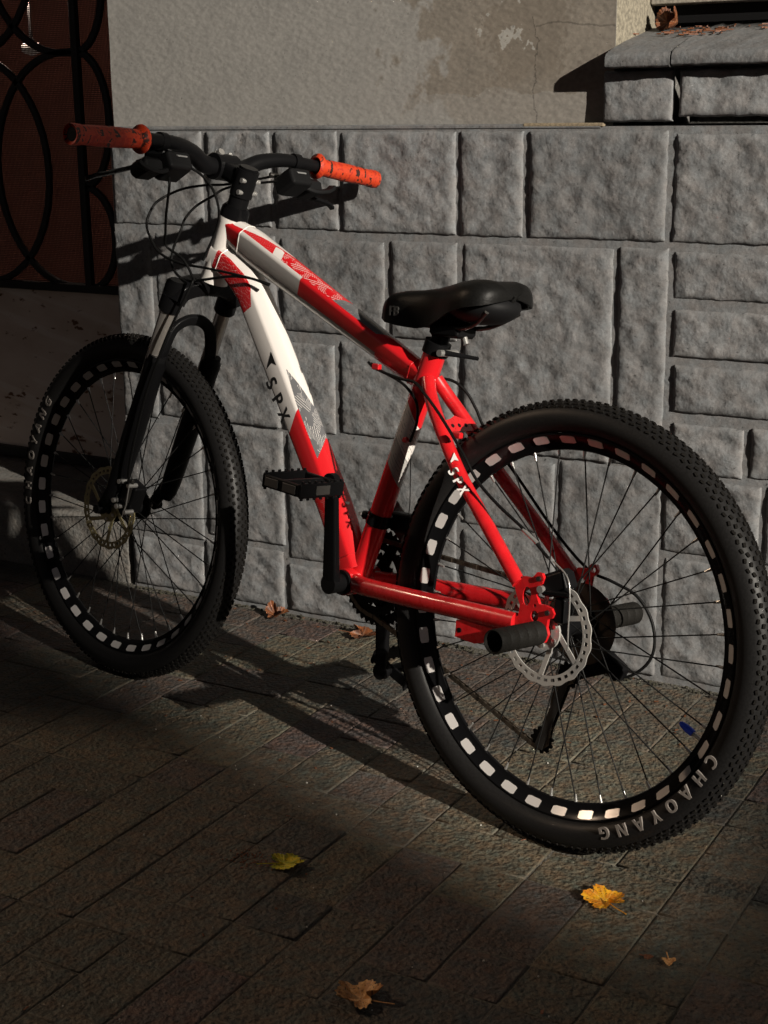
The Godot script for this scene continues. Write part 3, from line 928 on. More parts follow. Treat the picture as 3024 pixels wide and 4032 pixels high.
func make_leaves() -> void:
	leaf(Vector3(-1.125, 0.001, 0.957), 0.031, 2.2, 0, 3, 0.35, "yellow-green leaf lying over a brick joint beside brown crumbs")
	leaf(Vector3(-0.672, 0.001, 0.828), 0.036, -2.2, 1, 9, 0.3, "orange-yellow leaf lying flat with its stalk towards the rear tyre")
	leaf(Vector3(-0.85, 0.001, 1.195), 0.035, -1.55, 2, 14, 0.6, "dry tan leaf with curled lobes and a long pale stalk")
	leaf(Vector3(-1.765, 0.002, 0.03), 0.032, 0.6, 3, 21, 0.9, "small brown leaf curled up against the foot of the stone wall", 0.25, 3)
	leaf(Vector3(-1.53, 0.002, 0.055), 0.04, 1.9, 3, 25, 0.5, "long brown leaf at the wall foot under the chainring", 0.1, 3)
	leaf(Vector3(-0.545, 0.001, 0.93), 0.011, 0.5, 2, 31, 0.4, "tiny tan leaf scrap on the dark bricks past the orange leaf", 0.0, 3)
	leaf(Vector3(-0.572, 0.001, 0.935), 0.008, 2.0, 3, 33, 0.4, "tiny brown leaf scrap on the dark bricks past the orange leaf", 0.0, 3)
	# brown crumbs beside the yellow leaf
	var cr := MB.new()
	for i in 90:
		var p := Vector3(-1.175 + rng.randfn(0, 0.022), 0.001, 0.965 + rng.randfn(0, 0.013))
		cr.box(p, Vector3(rng.randf_range(0.001, 0.004), 0.0012, rng.randf_range(0.001, 0.003)), Basis(Vector3.UP, rng.randf() * 6.0))
	var co := obj("leaf_crumbs", cr.mesh(), M.leaf[3])
	tag(co, "brown crushed leaf crumbs beside the yellow-green leaf", "crumbs", "", "stuff")
	var wd := MB.new()
	for i in 420:
		var x := rng.randf_range(-2.18, -0.5)
		var z := 0.006 + absf(rng.randfn(0, 0.012))
		var sz := rng.randf_range(0.0012, 0.0045)
		wd.box(Vector3(x, sz * 0.3, z), Vector3(sz * rng.randf_range(0.8, 2.2), sz, sz * rng.randf_range(0.8, 1.6)), Basis(Vector3.UP, rng.randf() * 6.0), sz * 0.3)
	tag(obj("wall_foot_dirt", wd.mesh(), grain(mat(lin(0.05, 0.046, 0.03), 0.95), M.g2, 6.0)), "dark soil and moss crumbs gathered along the foot of the stone wall", "dirt", "", "stuff")
	var lbm := MB.new()
	for i in 170:
		var x := rng.randf_range(-2.3, -0.3)
		var z := 0.01 + absf(rng.randfn(0, 0.35)) if rng.randf() < 0.7 else rng.randf_range(0.1, 1.5)
		lbm.box(Vector3(x, 0.0014, z), Vector3(rng.randf_range(0.002, 0.009), 0.001, rng.randf_range(0.0012, 0.004)), Basis(Vector3.UP, rng.randf() * 6.0) * Basis(Vector3.RIGHT, rng.randf_range(-0.3, 0.3)))
	tag(obj("leaf_bits", lbm.mesh(), M.leaf[3]), "small brown bits of dry leaf and twig scattered over the pavement", "leaf bits", "", "stuff")
	# pale grit
	var gr := MB.new()
	for i in 60:
		var p := Vector3(rng.randf_range(-1.7, -0.6), 0.0012, rng.randf_range(0.4, 1.4))
		gr.box(p, Vector3.ONE * rng.randf_range(0.001, 0.0026), Basis(Vector3.UP, rng.randf() * 6.0), 0.0004)
	tag(obj("grit", gr.mesh(), mat(lin(0.5, 0.48, 0.44), 0.8)), "pale grit specks scattered over the pavement", "grit", "", "stuff")
	# dry leaves and litter on the sill
	for q in [[Vector3(-0.985, 1.222, -0.165), 0.4, 5], [Vector3(-0.965, 1.222, -0.16), 1.4, 6]]:
		var l := base("dry_leaf", q[0])
		l.rotation = Vector3(-1.25, q[1], 0.3)
		tag(l, "dry brown leaf standing in the corner of the window sill" if q[2] == 5 else "dry brown leaf leaning on another one beside the window frame", "leaf", "dry leaves on the window sill")
		obj("blade", leaf_mesh(0.026, q[2], 0.7, 3), M.leaf[3], l)
	var li := MB.new()
	for i in 60:
		var z := rng.randf_range(-0.18, -0.08)
		var p := Vector3(-0.9 + rng.randfn(0, 0.05), 1.188 - 0.2 * (z + 0.06) + 0.004, z)
		li.box(p, Vector3(rng.randf_range(0.006, 0.022), 0.002, 0.002), Basis(Vector3.UP, rng.randf() * 6.0))
	tag(obj("sill_litter", li.mesh(), M.leaf[3]), "brown twigs and litter lying on the window sill", "litter", "", "stuff")

# ---------------------------------------------------------------- bicycle
func circ(r: float, k := 20, sx := 1.0, sy := 1.0) -> PackedVector2Array:
	var o := PackedVector2Array()
	for i in k: o.append(Vector2(cos(TAU * i / k) * r * sx, sin(TAU * i / k) * r * sy))
	return o

const PWHITE := Color(0.74, 0.70, 0.66)
const PRED := Color(0.62, 0.012, 0.016)
const PGREY := Color(0.13, 0.13, 0.135)

func paint_tex(kind: int) -> StandardMaterial3D:
	var W := 384
	var H := 1024
	var im := Image.create(W, H, false, Image.FORMAT_RGB8)
	var f := FastNoiseLite.new()
	f.seed = 60 + kind; f.frequency = 0.02; f.fractal_octaves = 3
	for y in H:
		for x in W:
			var u := float(x) / W
			var t := float(y) / H
			# a: 0 at the top ridge between right-top and left-top, 1 at the bottom, mirrored left and right
			var c := PRED
			# 0 top middle, .5 side ridge, 1 bottom middle; the right side mirrors the left
			var a := 0.0
			if u < 0.157: a = (0.157 - u) / 0.157 * 0.5
			elif u < 0.318: a = (u - 0.157) / 0.161 * 0.5
			elif u < 0.658: a = 0.5 + (u - 0.318) / 0.34 * 0.5
			else: a = 0.5 + (1.0 - u) / 0.342 * 0.5
			var n := f.get_noise_2d(x * 1.2, y * 0.9)
			if kind == 0:      # down tube
				if a < 0.5:
					var e1 := 0.415 + 0.10 * (0.5 - a) / 0.35
					if t < e1: c = PWHITE
					elif t < 0.70 - 0.10 * (0.5 - a):
						c = PGREY
						var q := t * 26.0 + a * 7.0
						var z := fposmod(q, 4.0)
						var ln := fposmod((t * 88.0 + a * 16.0) if z < 1.6 else (a * 18.0 - t * 22.0 if z < 2.8 else t * 100.0 - a * 26.0), 1.0)
						if ln < 0.26 and n + 0.12 * sin(t * 90.0) > -0.12: c = PWHITE * 0.85
						if a > 0.40 and t < 0.56 and t < 0.42 + (a - 0.4) * 1.2: c = PWHITE
				else:
					var e2 := 0.555 + 0.05 * (a - 0.5) / 0.35
					if t < e2: c = PWHITE
					if t < 0.235 - 0.42 * max(0.0, 0.62 - a) and t > 0.03:
						c = PRED * 0.9
						var sc := fposmod(t * 31.0 + a * 11.0 + n * 0.7, 1.0)
						if sc < 0.05 or fposmod(t * 23.0 - a * 19.0 + n, 1.0) < 0.045: c = PWHITE * 0.8
					if t > 0.78 and t < 0.86 and a > 0.62:
						if fposmod(t * 160.0 + a * 30.0, 1.0) < 0.2 and n > -0.1: c = PWHITE * 0.6
			elif kind == 1:    # top tube
				if a < 0.5:
					if t < 0.10 + 0.55 * (0.42 - a): c = PWHITE
					elif t > 0.575 + 0.10 * (0.45 - a) and t < 0.84 - 0.12 * a:
						c = PGREY
						if fposmod(t * 95.0 + a * 15.0, 1.0) < 0.1 and n > 0.05: c = PWHITE * 0.7
					elif t < 0.62:
						var big := fposmod(t * 9.0 + a * 2.5, 1.0)
						var ln := fposmod(t * (52.0 if big < 0.5 else 76.0) + (a * 14.0 if big < 0.5 else -a * 18.0), 1.0)
						if t > 0.3 and t < 0.62 and a > 0.12 and ln < 0.3 and n > -0.28 + 0.2 * big: c = PWHITE * 0.9
						if absf(t - 0.275 - 0.05 * (a - 0.3)) < 0.022 and a > 0.16 + 3.0 * absf(t - 0.275): c = PWHITE
						if ln < 0.08 and t < 0.25: c = PWHITE * 0.75
				else:
					if t < 0.10: c = PRED * 0.9
					elif t < 0.42: c = PWHITE * 0.85
					if a > 0.83 and t < 0.8: c = Color(0.34, 0.33, 0.31)
			elif kind == 2:    # seat tube, 0 at the bottom bracket
				var d := t + 0.05 * sin(TAU * (u - 0.1))
				if d > 0.47 and d < 0.72:
					c = PWHITE if d > 0.58 else PGREY.lerp(PWHITE, 0.45)
					if fposmod(t * 60.0 + u * 16.0, 1.0) < 0.12 and n > -0.05: c = PGREY
			elif kind == 3:
				c = PWHITE
			im.set_pixel(x, y, Color(c.r, c.g, c.b).linear_to_srgb())
	var m := mat(Color.WHITE, 0.27)
	m.albedo_texture = tex(im)
	m.clearcoat_enabled = true; m.clearcoat = 0.7; m.clearcoat_roughness = 0.12
	return m

func letter(ch: String, h: float, xf: Transform3D, material: Material, parent: Node, called := "lettering", depth := 0.0016) -> void:
	var tm := TextMesh.new()
	var sf := SystemFont.new()
	sf.font_names = PackedStringArray(["Droid Sans"])
	sf.font_weight = 700
	tm.font = sf
	tm.text = ch
	tm.font_size = 64
	tm.pixel_size = h / 46.0
	tm.depth = depth
	tm.curve_step = 2.0
	var o := obj(called, tm, material, parent)
	o.transform = xf

func wheel(bike: Node3D, called: String, hub: Vector3, phase: float, front: bool) -> void:
	var wn := base(called, hub, bike)
	# tyre
	var ty := MB.new()
	var pr := []
	for i in 22:
		var a := deg_to_rad(-148.0 + 296.0 * i / 21.0)
		pr.append(Vector2(0.3075 + 0.0262 * cos(a) * (1.0 if cos(a) > 0 else 0.92), 0.0268 * sin(a)))
	ty.lathe(pr, 120, true)
	obj("tyre", ty.mesh(), M.rubber, wn)
	# knobs
	var kn := MB.new()
	var N := 150
	for i in N:
		for row in [[-0.6, 0.5, 0.0066, 0.0046], [-0.30, 0.0, 0.0062, 0.0048], [0.0, 0.5, 0.0062, 0.0048], [0.30, 0.0, 0.0062, 0.0048], [0.6, 0.5, 0.0066, 0.0046], [-0.85, 0.0, 0.0066, 0.004], [0.85, 0.0, 0.0066, 0.004]]:
			var t: float = TAU * (i + row[1]) / N
			var a: float = row[0]
			var cd := Vector3(cos(t), sin(t), 0)
			var out := cd * cos(a) + Vector3(0, 0, sin(a))
			var tg := Vector3(-sin(t), cos(t), 0)
			var p := cd * 0.3075 + Vector3(0, 0, 0) + (cd * cos(a) * 0.0262 + Vector3(0, 0, 0.0268 * sin(a)))
			kn.box(p + out * 0.0001, Vector3(row[2], 0.0042, row[3]), Basis(tg, out, tg.cross(out)).rotated(out, 0.25 * (1 if i % 2 == 0 else -1)), 0.0008)
	obj("tread", kn.mesh(), M.tread, wn)
	# rim
	var ri := MB.new()
	ri.lathe([Vector2(0.2868, -0.0140), Vector2(0.2868, -0.0155), Vector2(0.2840, -0.0155), Vector2(0.2695, -0.0040), Vector2(0.2625, -0.0030), Vector2(0.2612, 0.0), Vector2(0.2625, 0.0030), Vector2(0.2695, 0.0040), Vector2(0.2840, 0.0155), Vector2(0.2868, 0.0155), Vector2(0.2868, 0.0140), Vector2(0.281, 0.011), Vector2(0.281, -0.011)], 144, true, 0.85)
	obj("rim", ri.mesh(), M.black_gloss, wn)
	# pale patches on the rim wall: one shared mesh
	var pm := MB.new()
	var r0 := 0.2716
	var r1 := 0.2826
	var da := deg_to_rad(2.6)
	var K := 6
	var ids := []
	for i in K + 1:
		var t := -da + 2.0 * da * i / K
		var sh := 0.0012 if i == 0 or i == K else 0.0
		var row := []
		for q in [[r0 + sh, 0.0], [r0 + sh + 0.0006, 0.0012], [r1 - sh - 0.0006, 0.0012], [r1 - sh, 0.0]]:
			var zz: float = -0.0040 - (q[0] - 0.2695) * 0.793 - q[1] * 0.8
			var rr2: float = q[0] - q[1] * 0.6
			row.append(pm.vt(Vector3(cos(t) * rr2, sin(t) * rr2, zz), Vector3(-0.62 * cos(t), -0.62 * sin(t), -0.78)))
		ids.append(row)
	for i in K:
		for j in 3: pm.quad(ids[i][j], ids[i + 1][j], ids[i + 1][j + 1], ids[i][j + 1])
	for e in [0, K]: pm.quad(ids[e][0], ids[e][1], ids[e][2], ids[e][3])
	var pme := pm.mesh()
	for i in 36:
		var o := obj("rim_patch", pme, M.patch, wn)
		o.rotation.z = deg_to_rad(phase + 10.0 * i)
		var o2 := obj("rim_patch", pme, M.patch, wn)
		o2.transform = Transform3D(Basis(Vector3.RIGHT, PI).rotated(Vector3(0, 0, 1), deg_to_rad(phase + 10.0 * i)), Vector3.ZERO)
	# spokes and nipples
	var ni := MB.new()
	ni.tube([Vector3(0.2615, 0, 0), Vector3(0.250, 0, 0)], [0.0026, 0.0017], 8)
	var nme := ni.mesh()
	var sme := []
	for q in [[1, 1], [1, -1], [-1, 1], [-1, -1]]:
		var fa: float = deg_to_rad(62.0) * q[0]
		var sb := MB.new()
		sb.tube([Vector3(0.256, 0, 0.001 * q[1]), Vector3(0.0235 * cos(fa), 0.0235 * sin(fa), (0.028 if not front else 0.03) * q[1])], 0.0011, 6)
		sme.append(sb.mesh())
	for i in 36:
		var o := obj("spoke", sme[(i / 2 % 2) * 2 + (i % 2)], M.spoke, wn)
		o.rotation.z = deg_to_rad(phase + 5.0 + 10.0 * i)
		var o2 := obj("nipple", nme, M.steel, wn)
		o2.rotation.z = o.rotation.z
	# hub
	var hb := MB.new()
	hb.lathe([Vector2(0.0, -0.05), Vector2(0.009, -0.05), Vector2(0.012, -0.036), Vector2(0.028, -0.034), Vector2(0.028, -0.030), Vector2(0.015, -0.026), Vector2(0.0135, 0.0), Vector2(0.015, 0.026), Vector2(0.028, 0.030), Vector2(0.028, 0.034), Vector2(0.012, 0.036), Vector2(0.009, 0.05), Vector2(0.0, 0.05)], 28)
	obj("hub", hb.mesh(), M.black_satin, wn)
	tube_obj("axle", [Vector3(0, 0, -0.068 if front else -0.08), Vector3(0, 0, 0.068 if front else 0.08)], 0.005, M.steel, wn, 12)
	# disc rotor with rows of holes and a wavy rim
	var rt := MB.new()
	var seg := 144
	var z0 := -0.047 if front else -0.055
	for i in seg:
		for k in 3:
			if k == 1 and i % 4 < 2: continue
			var a0 := TAU * i / seg
			var a1 := TAU * (i + 1) / seg
			var ra: float = [0.0655, 0.0695, 0.0745][k]
			var rb: float = [0.0695, 0.0745, 0.0800][k]
			var rb0 := rb + (0.0011 * sin(a0 * 18.0) if k == 2 else 0.0)
			var rb1 := rb + (0.0011 * sin(a1 * 18.0) if k == 2 else 0.0)
			var ps := [Vector3(cos(a0) * ra, sin(a0) * ra, z0), Vector3(cos(a1) * ra, sin(a1) * ra, z0), Vector3(cos(a1) * rb1, sin(a1) * rb1, z0), Vector3(cos(a0) * rb0, sin(a0) * rb0, z0)]
			var th := Vector3(0, 0, 0.0018)
			rt.fquad(ps[0], ps[1], ps[2], ps[3], Vector3(0, 0, -1))
			rt.fquad(ps[0] + th, ps[1] + th, ps[2] + th, ps[3] + th, Vector3(0, 0, 1))
			rt.fquad(ps[3], ps[2], ps[2] + th, ps[3] + th, Vector3(cos(a0), sin(a0), 0))
			rt.fquad(ps[0], ps[1], ps[1] + th, ps[0] + th, -Vector3(cos(a0), sin(a0), 0))
	for i in 6:
		var a := TAU * i / 6.0
		var p0 := Vector3(cos(a) * 0.024, sin(a) * 0.024, z0 + 0.0009)
		var p1 := Vector3(cos(a + 0.55) * 0.067, sin(a + 0.55) * 0.067, z0 + 0.0009)
		var di := (p1 - p0).normalized()
		rt.box((p0 + p1) * 0.5, Vector3((p1 - p0).length(), 0.0075, 0.0018), Basis(di, Vector3(0, 0, 1).cross(di), Vector3(0, 0, 1)))
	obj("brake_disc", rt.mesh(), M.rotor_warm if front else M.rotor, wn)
	var sp := MB.new()
	sp.xf = Transform3D(Basis.IDENTITY, Vector3(0, 0, z0 - 0.0005))
	sp.lathe([Vector2(0.012, -0.002), Vector2(0.027, -0.002), Vector2(0.027, 0.002), Vector2(0.012, 0.002)], 24, true)
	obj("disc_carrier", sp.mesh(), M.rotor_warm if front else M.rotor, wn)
	for i in 6:
		var a := TAU * (i + 0.5) / 6.0
		tube_obj("disc_bolt", [Vector3(cos(a) * 0.021, sin(a) * 0.021, z0 - 0.005), Vector3(cos(a) * 0.021, sin(a) * 0.021, z0)], 0.0032, M.steel, wn, 8)
	# maker's lettering on the tyre wall
	var word := "CHAOYANG"
	for i in word.length():
		var deg: float = (-7.0 + 6.1 * i) if front else (204.0 + 6.1 * i)
		var e := Vector3(cos(deg_to_rad(deg)), sin(deg_to_rad(deg)), 0)
		var nn := Vector3(0, 0, -1)
		var up := (e + nn * -0.05).normalized()
		var rt2 := up.cross(nn).normalized()
		letter(word[i], 0.018, Transform3D(Basis(rt2 * 1.12, up, rt2.cross(up)), e * 0.3005 + Vector3(0, 0, -0.0266)), M.letter_tyre, wn, "tyre_lettering", 0.0028)
	if not front:
		# valve with its blue cap
		var a := deg_to_rad(204.0)
		var e := Vector3(cos(a), sin(a), 0)
		tube_obj("valve", [e * 0.263, e * 0.248], 0.003, M.steel, wn, 8)
		var vc := MB.new()
		vc.tube([e * 0.249, e * 0.247, e * 0.236, e * 0.227, e * 0.224], [0.0048, 0.0056, 0.0056, 0.0038, 0.0015], 12)
		obj("valve_cap", vc.mesh(), M.blue, wn)
		# cassette
		var gd := MB.new()
		gd.xf = Transform3D(Basis.IDENTITY, Vector3(0, 0, 0.034))
		gd.lathe([Vector2(0.03, -0.0008), Vector2(0.060, -0.0008), Vector2(0.062, 0.0), Vector2(0.060, 0.0008), Vector2(0.03, 0.0008)], 48, true)
		obj("spoke_guard", gd.mesh(), mat(lin(0.045, 0.034, 0.025), 0.35), wn)
		var rr := [0.057, 0.051, 0.045, 0.039, 0.034, 0.029, 0.025]
		for k in 7:
			var tq := 12 + int(rr[k] * 400)
			var ou := []
			var inn := []
			for j in tq * 4:
				var aa := TAU * j / (tq * 4)
				var d := Vector2(cos(aa), sin(aa))
				ou.append(d * (rr[k] + (0.0 if j % 4 < 2 else -0.0045)))
				inn.append(d * 0.017)
			var cm := MB.new()
			cm.ring_plate(ou, inn, 0.0355 + 0.0042 * k, 0.0355 + 0.0042 * k + 0.0018)
			obj("sprocket", cm.mesh(), M.dark_steel, wn)

func taper(p0: Vector3, p1: Vector3, w0: float, t0: float, w1: float, t1: float, up: Vector3, r := 0.004) -> MB:
	var m := MB.new()
	m.sweep([p0, p0.lerp(p1, 0.33), p0.lerp(p1, 0.67), p1], [rrect(w0, t0, r), rrect(lerp(w0, w1, 0.45), lerp(t0, t1, 0.4), r), rrect(lerp(w0, w1, 0.8), lerp(t0, t1, 0.75), r), rrect(w1, t1, r)], up)
	return m

func rrect(w: float, h: float, r: float) -> PackedVector2Array:
	return rounded([Vector2(w / 2, h / 2), Vector2(-w / 2, h / 2), Vector2(-w / 2, -h / 2), Vector2(w / 2, -h / 2)], r, 4)

func pedal(bike: Node3D, ce: Vector3, called: String, tilt: float) -> void:
	var pn := base(called, ce, bike)
	pn.rotation.z = tilt
	var sgn := 1.0 if ce.z > 0 else -1.0
	# cage plates front and rear, end plates, core
	for s in [-1, 1]:
		var m := MB.new()
		m.box(Vector3(0.042 * s, 0, 0.052 * sgn), Vector3(0.006, 0.024, 0.096), Basis.IDENTITY, 0.002)
		for k in 7: m.box(Vector3(0.042 * s, 0.0135, (0.01 + 0.014 * k) * sgn), Vector3(0.004, 0.004, 0.005), Basis.IDENTITY, 0.001)
		for k in 7: m.box(Vector3(0.042 * s, -0.0135, (0.01 + 0.014 * k) * sgn), Vector3(0.004, 0.004, 0.005), Basis.IDENTITY, 0.001)
		obj("cage_plate", m.mesh(), M.black_satin, pn)
		box_obj("reflector", Vector3(0.0455 * s, 0, 0.052 * sgn), Vector3(0.003, 0.015, 0.03), mat(lin(0.045, 0.043, 0.04), 0.4), pn, 0.001)
	for z in [0.008, 0.098]:
		var m := MB.new()
		m.box(Vector3(0, 0, z * sgn), Vector3(0.08, 0.02, 0.006), Basis.IDENTITY, 0.002)
		obj("end_plate", m.mesh(), M.black_satin, pn)
	for s in [-1, 1]: box_obj("end_reflector", Vector3(0.02 * s, 0, 0.1022 * sgn), Vector3(0.03, 0.014, 0.002), mat(lin(0.04, 0.038, 0.036), 0.4), pn, 0.001)
	tube_obj("core", [Vector3(0, 0, -0.012 * sgn), Vector3(0, 0, 0.098 * sgn)], [0.008, 0.0095], M.black_satin, pn, 14)

func make_bicycle() -> void:
	var bike := base("bicycle", Vector3(-0.8206, 0.0, 0.702))
	var F := Vector3(-cos(-0.2301), 0, sin(-0.2301))
	var L0 := Vector3(sin(-0.2301), 0, cos(-0.2301))
	var U := Vector3(0, cos(-0.1347), 0) + L0 * sin(-0.1347)
	var Lf := L0 * cos(-0.1347) - Vector3(0, sin(-0.1347), 0)
	bike.basis = Basis(F, U, -Lf)
	tag(bike, "red and white mountain bicycle with orange grips leaning against the stone wall", "bicycle")
	wheel(bike, "rear_wheel", b(0, 0.335, 0), 4.6, false)
	wheel(bike, "front_wheel", b(1.057, 0.335, 0), 0.4, true)
	# ---- frame
	var fr := base("frame", Vector3.ZERO, bike)
	var upv := Vector3(-0.5, 0.8, 0)
	var dt := []
	var dtk := [b(0.838, 0.834, 0), b(0.79, 0.813, 0), b(0.752, 0.789, 0), b(0.733, 0.771, 0), b(0.720, 0.753, 0), b(0.492, 0.43, 0), b(0.434, 0.335, 0)]
	for i in dtk.size() - 1:
		for k in 5: dt.append(dtk[i].lerp(dtk[i + 1], k / 5.0))
	dt.append(dtk[6])
	var secs := []
	for i in dt.size():
		var t := float(i) / (dt.size() - 1)
		secs.append(hexsec(lerp(0.0225, 0.0265, t), lerp(0.026, 0.030, smoothstep(0.1, 0.4, t)) - 0.003 * smoothstep(0.7, 1.0, t), 0.0035))
	var m := MB.new()
	var dsec := secs
	m.sweep(dt, secs, upv, true, true)
	obj("down_tube", m.mesh(), paint_tex(0), fr)
	var tt := []
	for k in 21: tt.append(b(0.814, 0.881, 0).lerp(b(0.318, 0.665, 0), k / 20.0))
	secs = []
	for i in tt.size():
		var t := float(i) / (tt.size() - 1)
		secs.append(hexsec(lerp(0.0225, 0.018, t), lerp(0.033, 0.0215, t) - 0.009 * (1.0 - smoothstep(0.0, 0.16, t)), 0.0035, 0.62))
	m = MB.new()
	var tsec := secs
	m.sweep(tt, secs, Vector3(-0.4, 0.9, 0), true, true)
	obj("top_tube", m.mesh(), paint_tex(1), fr)
	var wht := mat(lin(PWHITE.r, PWHITE.g, PWHITE.b), 0.27)
	wht.clearcoat_enabled = true; wht.clearcoat = 0.7; wht.clearcoat_roughness = 0.12
	m = MB.new()
	m.tube([b(0.8005, 0.905, 0), b(0.803, 0.899, 0), b(0.806, 0.89, 0), b(0.825, 0.84, 0), b(0.841, 0.796, 0), b(0.845, 0.785, 0)], [0.024, 0.0265, 0.0235, 0.022, 0.0245, 0.0265], 24)
	obj("head_tube", m.mesh(), wht, fr)
	m = MB.new()
	m.sweep([b(0.43, 0.317, 0), b(0.393, 0.432, 0), b(0.35, 0.566, 0), b(0.30, 0.722, 0)], [circ(0.0185, 24)], Vector3(-1, 0, 0), true, true)
	obj("seat_tube", m.mesh(), paint_tex(2), fr)
	for q in [[dt, dsec, 3], [tt, tsec, 2], [tt, tsec, tt.size() - 2], [dt, dsec, dt.size() - 2]]:
		var f3: Array = MB.frames(q[0], upv)[q[2]]
		var sd3: Vector3 = upv.cross(f3[2]).normalized()
		var up3: Vector3 = f3[2].cross(sd3).normalized()
		var hs: PackedVector2Array = q[1][q[2]]
		var wp := []
		var wr := []
		for k in hs.size() + 1:
			var p2 := hs[k % hs.size()]
			wp.append(q[0][q[2]] + sd3 * p2.x + up3 * p2.y)
		wp = smooth_path(wp, 3)
		for k in wp.size(): wr.append(0.0009 + 0.0004 * sin(k * 2.1))
		tube_obj("weld_bead", wp, wr, wht if q[2] < 4 else M.red, fr, 8)
	tube_obj("bottom_bracket_shell", [b(0.43, 0.317, 0.037), b(0.43, 0.317, -0.037)], 0.0225, M.red, fr, 24)
	tube_obj("bottom_bracket_cup", [b(0.43, 0.317, 0.042), b(0.43, 0.317, 0.0371)], 0.021, M.black_satin, fr, 24)
	for s in [1, -1]:
		m = MB.new()
		m.tube(smooth_path([b(0.305, 0.668, 0.010 * s), b(0.285, 0.640, 0.022 * s), b(0.245, 0.594, 0.036 * s), b(0.191, 0.533, 0.047 * s), b(0.12, 0.467, 0.058 * s), b(0.047, 0.398, 0.067 * s)], 5), 0.0108, 18)
		obj("seat_stay", m.mesh(), M.red, fr)
		m = MB.new()
		m.sweep(smooth_path([b(0.418, 0.318, 0.024 * s), b(0.37, 0.321, 0.040 * s), b(0.269, 0.327, 0.053 * s), b(0.15, 0.334, 0.062 * s), b(0.045, 0.339, 0.0675 * s)], 5), [circ(0.0138, 20, 0.85, 1.1)], Vector3(0, 1, 0), true, true)
		obj("chain_stay", m.mesh(), M.red, fr)
	# seat stay brace, black discs standing in for its three dark holes
	m = MB.new()
	var hol := []
	for k in 3: hol.append(Vector2(0.016 * (k - 1), 0.0))
	m.xf = Transform3D(Basis(Vector3(0, 0, 1), Vector3(0.62, 0.78, 0).normalized(), Vector3(-0.78, 0.62, 0).normalized()), b(0.243, 0.601, 0))
	m.plate(PackedVector2Array([Vector2(-0.034, -0.010), Vector2(0.034, -0.010), Vector2(0.030, 0.010), Vector2(0.016, 0.012), Vector2(0, 0.018), Vector2(-0.016, 0.012), Vector2(-0.030, 0.010)]), -0.002, 0.002)
	obj("stay_brace", m.mesh(), M.red, fr)
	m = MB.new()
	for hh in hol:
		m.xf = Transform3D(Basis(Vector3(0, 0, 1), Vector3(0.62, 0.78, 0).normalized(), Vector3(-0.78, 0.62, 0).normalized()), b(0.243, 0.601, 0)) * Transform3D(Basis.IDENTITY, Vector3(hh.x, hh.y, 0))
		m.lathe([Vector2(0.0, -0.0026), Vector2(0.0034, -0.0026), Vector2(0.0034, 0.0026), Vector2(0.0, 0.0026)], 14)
	obj("brace_hole_discs", m.mesh(), M.black_plastic, fr)  # black discs laid where the brace has dark openings
	# dropouts with real openings
	var dp := PackedVector2Array([Vector2(0.061,0.344), Vector2(0.040,0.351), Vector2(0.039,0.368), Vector2(0.047,0.382), Vector2(0.052,0.394), Vector2(0.037,0.411), Vector2(0.021,0.412), Vector2(0.014,0.421), Vector2(0.005,0.421), Vector2(0.001,0.414), Vector2(0.003,0.406), Vector2(0.010,0.401), Vector2(0.011,0.387), Vector2(0.005,0.376), Vector2(-0.008,0.376), Vector2(-0.018,0.374), Vector2(-0.023,0.367), Vector2(-0.020,0.36), Vector2(-0.013,0.357), Vector2(-0.012,0.345), Vector2(-0.016,0.335), Vector2(-0.011,0.322), Vector2(0.0,0.316), Vector2(0.011,0.322), Vector2(0.028,0.33), Vector2(0.056,0.328)])
	for s in [1, -1]:
		var cc := CSGCombiner3D.new()
		cc.name = "dropout"
		fr.add_child(cc, true)
		var cp := CSGPolygon3D.new()
		cp.polygon = dp
		cp.depth = 0.006
		cp.material = M.red
		cc.add_child(cp)
		cp.position = Vector3(0, 0, -0.0645 if s > 0 else 0.0705)
		for q in [[0.028, 0.383, 0.0075, 0.014], [0.012, 0.372, 0.0028, 0.0028], [0.011, 0.357, 0.007, 0.008], [0.009, 0.4125, 0.0042, 0.0042], [-0.0115, 0.3665, 0.0042, 0.0042]]:
			var cy := CSGCylinder3D.new()
			cy.radius = q[2]; cy.height = 0.05; cy.sides = 16
			cy.operation = CSGShape3D.OPERATION_SUBTRACTION
			cy.material = M.red
			cc.add_child(cy)
			cy.transform = Transform3D(Basis(Vector3(1, 0, 0), PI / 2) * Basis.from_scale(Vector3(1, 1, q[3] / q[2])), Vector3(q[0], q[1], -0.067 * s))
	m = MB.new()
	m.xf = Transform3D(Basis.IDENTITY, b(0, 0, 0.066))
	m.plate(PackedVector2Array([Vector2(0.157, 0.318), Vector2(0.157, 0.292), Vector2(0.118, 0.290), Vector2(0.085, 0.300), Vector2(0.070, 0.326), Vector2(0.11, 0.328)]), -0.002, 0.003)
	obj("mount_plate", m.mesh(), M.red, fr)
	tube_obj("mount_plate_bolt", [b(0.149, 0.304, 0.0695), b(0.149, 0.304, 0.062)], 0.004, M.black_satin, fr, 10)
	# bottle cage bosses and cable guides on the frame
	for q in [b(0.557, 0.555, -0.002), b(0.475, 0.438, 0.002)]:
		tube_obj("boss", [q, q + Vector3(-0.008, 0.006, 0)], 0.005, M.steel, fr, 10)
	for q in [b(0.408, 0.676, 0.02), b(0.200, 0.594, 0.052), b(0.342, 0.567, 0.012)]:
		box_obj("cable_guide", q, Vector3(0.016, 0.010, 0.010), M.red, fr, 0.002)
	# frame lettering
	var dirt := (b(0.492, 0.43, 0) - b(0.72, 0.753, 0)).normalized()
	var fup := Vector3(-dirt.y, dirt.x, 0)
	if fup.y < 0: fup = -fup
